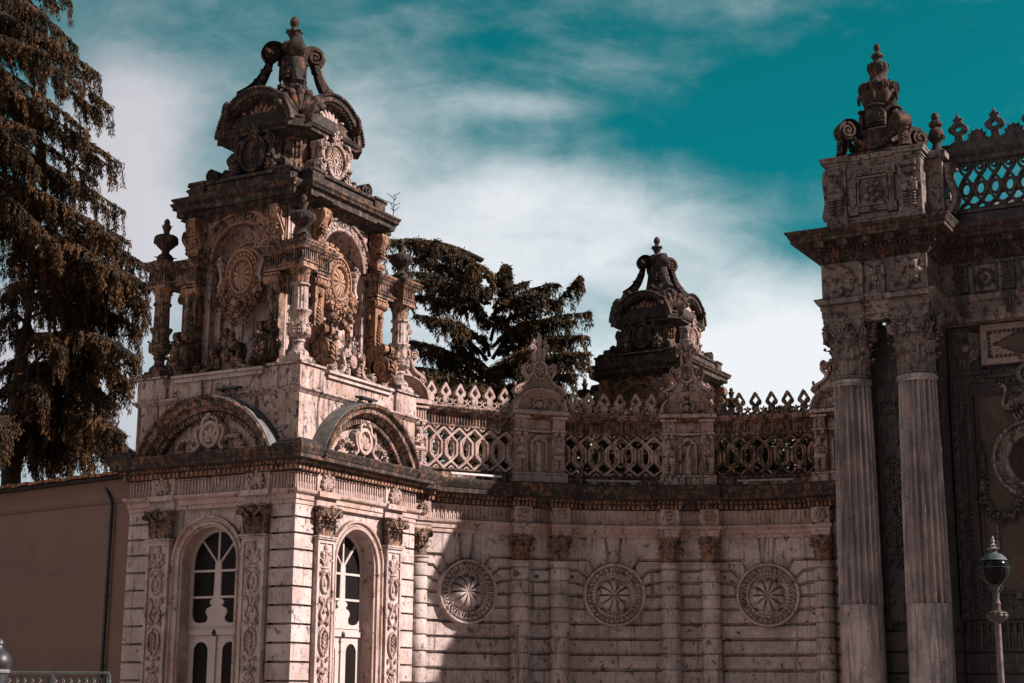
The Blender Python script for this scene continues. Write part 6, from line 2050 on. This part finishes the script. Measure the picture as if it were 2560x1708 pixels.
# the lone upright shoot
bo.append((wp(1360, 790, 51.5), wp(1450, 690, 51.0), .0, .0, .12, .05)); bo.append((wp(1375, 775, 51.5), wp(1449, 688, 51.0), .0, .0, .10, .04))
bo.append((wp(1240, 770, 51.5), wp(1270, 664, 51.0), .0, .0, .3, .04)); bo.append((wp(1040, 660, 51.5), wp(1090, 600, 51.0), .0, .1, .4, .04))
for (ru, rv, tu, tv) in ((1310, 1000, 1318, 830), (1240, 950, 1130, 860), (1310, 960, 1400, 900)):
    bo.append((wp(ru, rv, 52), wp(tu, tv, 52), 0, .1, .3, .16))
t3, n3_ = cedar('spreading_cedar', 'dark olive cedar spreading behind the curved wall between the two domed towers', (B3[0], B3[1]), 12.2, bo, .45, ML2, rg, 1.0, .62, 1.05)
print('leaves', n1_, n2_, n3_)
# low evergreens of the palace garden, seen through the pierced parapet
for (u, v, Yd, r, lab) in ((1075, 1110, 47.5, 2.2, 'round dark evergreen seen through the lattice nearest the tower'), (1300, 1120, 48.5, 1.5, 'round dark evergreen behind the first sunlit parapet niche'),
                           (1470, 1128, 47.5, 1.6, 'round dark evergreen seen through the left half of the middle lattice'), (1620, 1135, 48.0, 1.45, 'round dark evergreen seen through the right half of the middle lattice'),
                           (1800, 1140, 47.5, 1.45, 'low dark evergreen beside the second parapet niche, seen through the shaded lattice'), (1960, 1138, 48.0, 1.5, 'low dark evergreen seen through the lattice nearest the gate')):
    c = wp(u, v, Yd)
    t = thing('garden_tree', lab, 'tree', (c[0], c[1], 0), 0, 'round evergreens behind the parapet')
    m = MB(); tube(m, [(0, 0, 0), (.05, 0, 3), (0, .05, c[2])], [.22, .17, .08], 8)
    for i in range(14):
        a = i * 2.4; tube(m, [(0, 0, c[2] - 2.2 + .12 * i), (r * .5 * cos(a), r * .5 * sin(a), c[2] - 1.2 + .12 * i), (r * .85 * cos(a), r * .85 * sin(a), c[2] - .8 + .12 * i)], [.06, .04, .015], 5)
    m.build('trunk', MBARK, t)
    n = 9000
    dr = rg.normal(size=(n, 3)); dr /= np.linalg.norm(dr, axis=1, keepdims=True)
    cl = rg.normal(size=(60, 3)); cl /= np.linalg.norm(cl, axis=1, keepdims=True)
    amp = .82 + .22 * np.max(dr @ cl.T, axis=1) ** 12
    rad = r * amp * (1 - .45 * rg.random(n) ** 2)
    Pp = dr * rad[:, None] * np.array([1, 1, .95]) + np.array([0, 0, c[2]])
    leaf_mesh(Pp, dr + rg.normal(0, .6, (n, 3)), rg.uniform(.12, .26, n), rg.uniform(.06, .12, n), 'crown', ML2, t, rg)
# sapling rooted on the cornice of the main tower
sp = thing('sapling', 'tiny leafless sapling rooted in the cornice at the right end of the tower', 'plant', (0, 0, 0))
sp.matrix_world = Matrix.Translation(tower.location) @ Matrix.Rotation(-PHI, 4, 'Z') @ Matrix.Translation((1.98, 1.62, 12.84))
m = MB(); tube(m, [(0, 0, 0), (.02, 0, .3), (0, 0, .58)], [.012, .01, .004], 5)
for i in range(9):
    z = .12 + .05 * i; a = i * 2.4
    tube(m, [(.01, 0, z), (.16 * cos(a), .16 * sin(a), z + .09)], [.007, .003], 4)
    for j in range(4): ell(m, (.04 * (j + 1) * cos(a), .04 * (j + 1) * sin(a), z + .022 * (j + 1)), (.012, .012, .02), 0, (6, 4))
m.build('twigs', MBARK, sp)
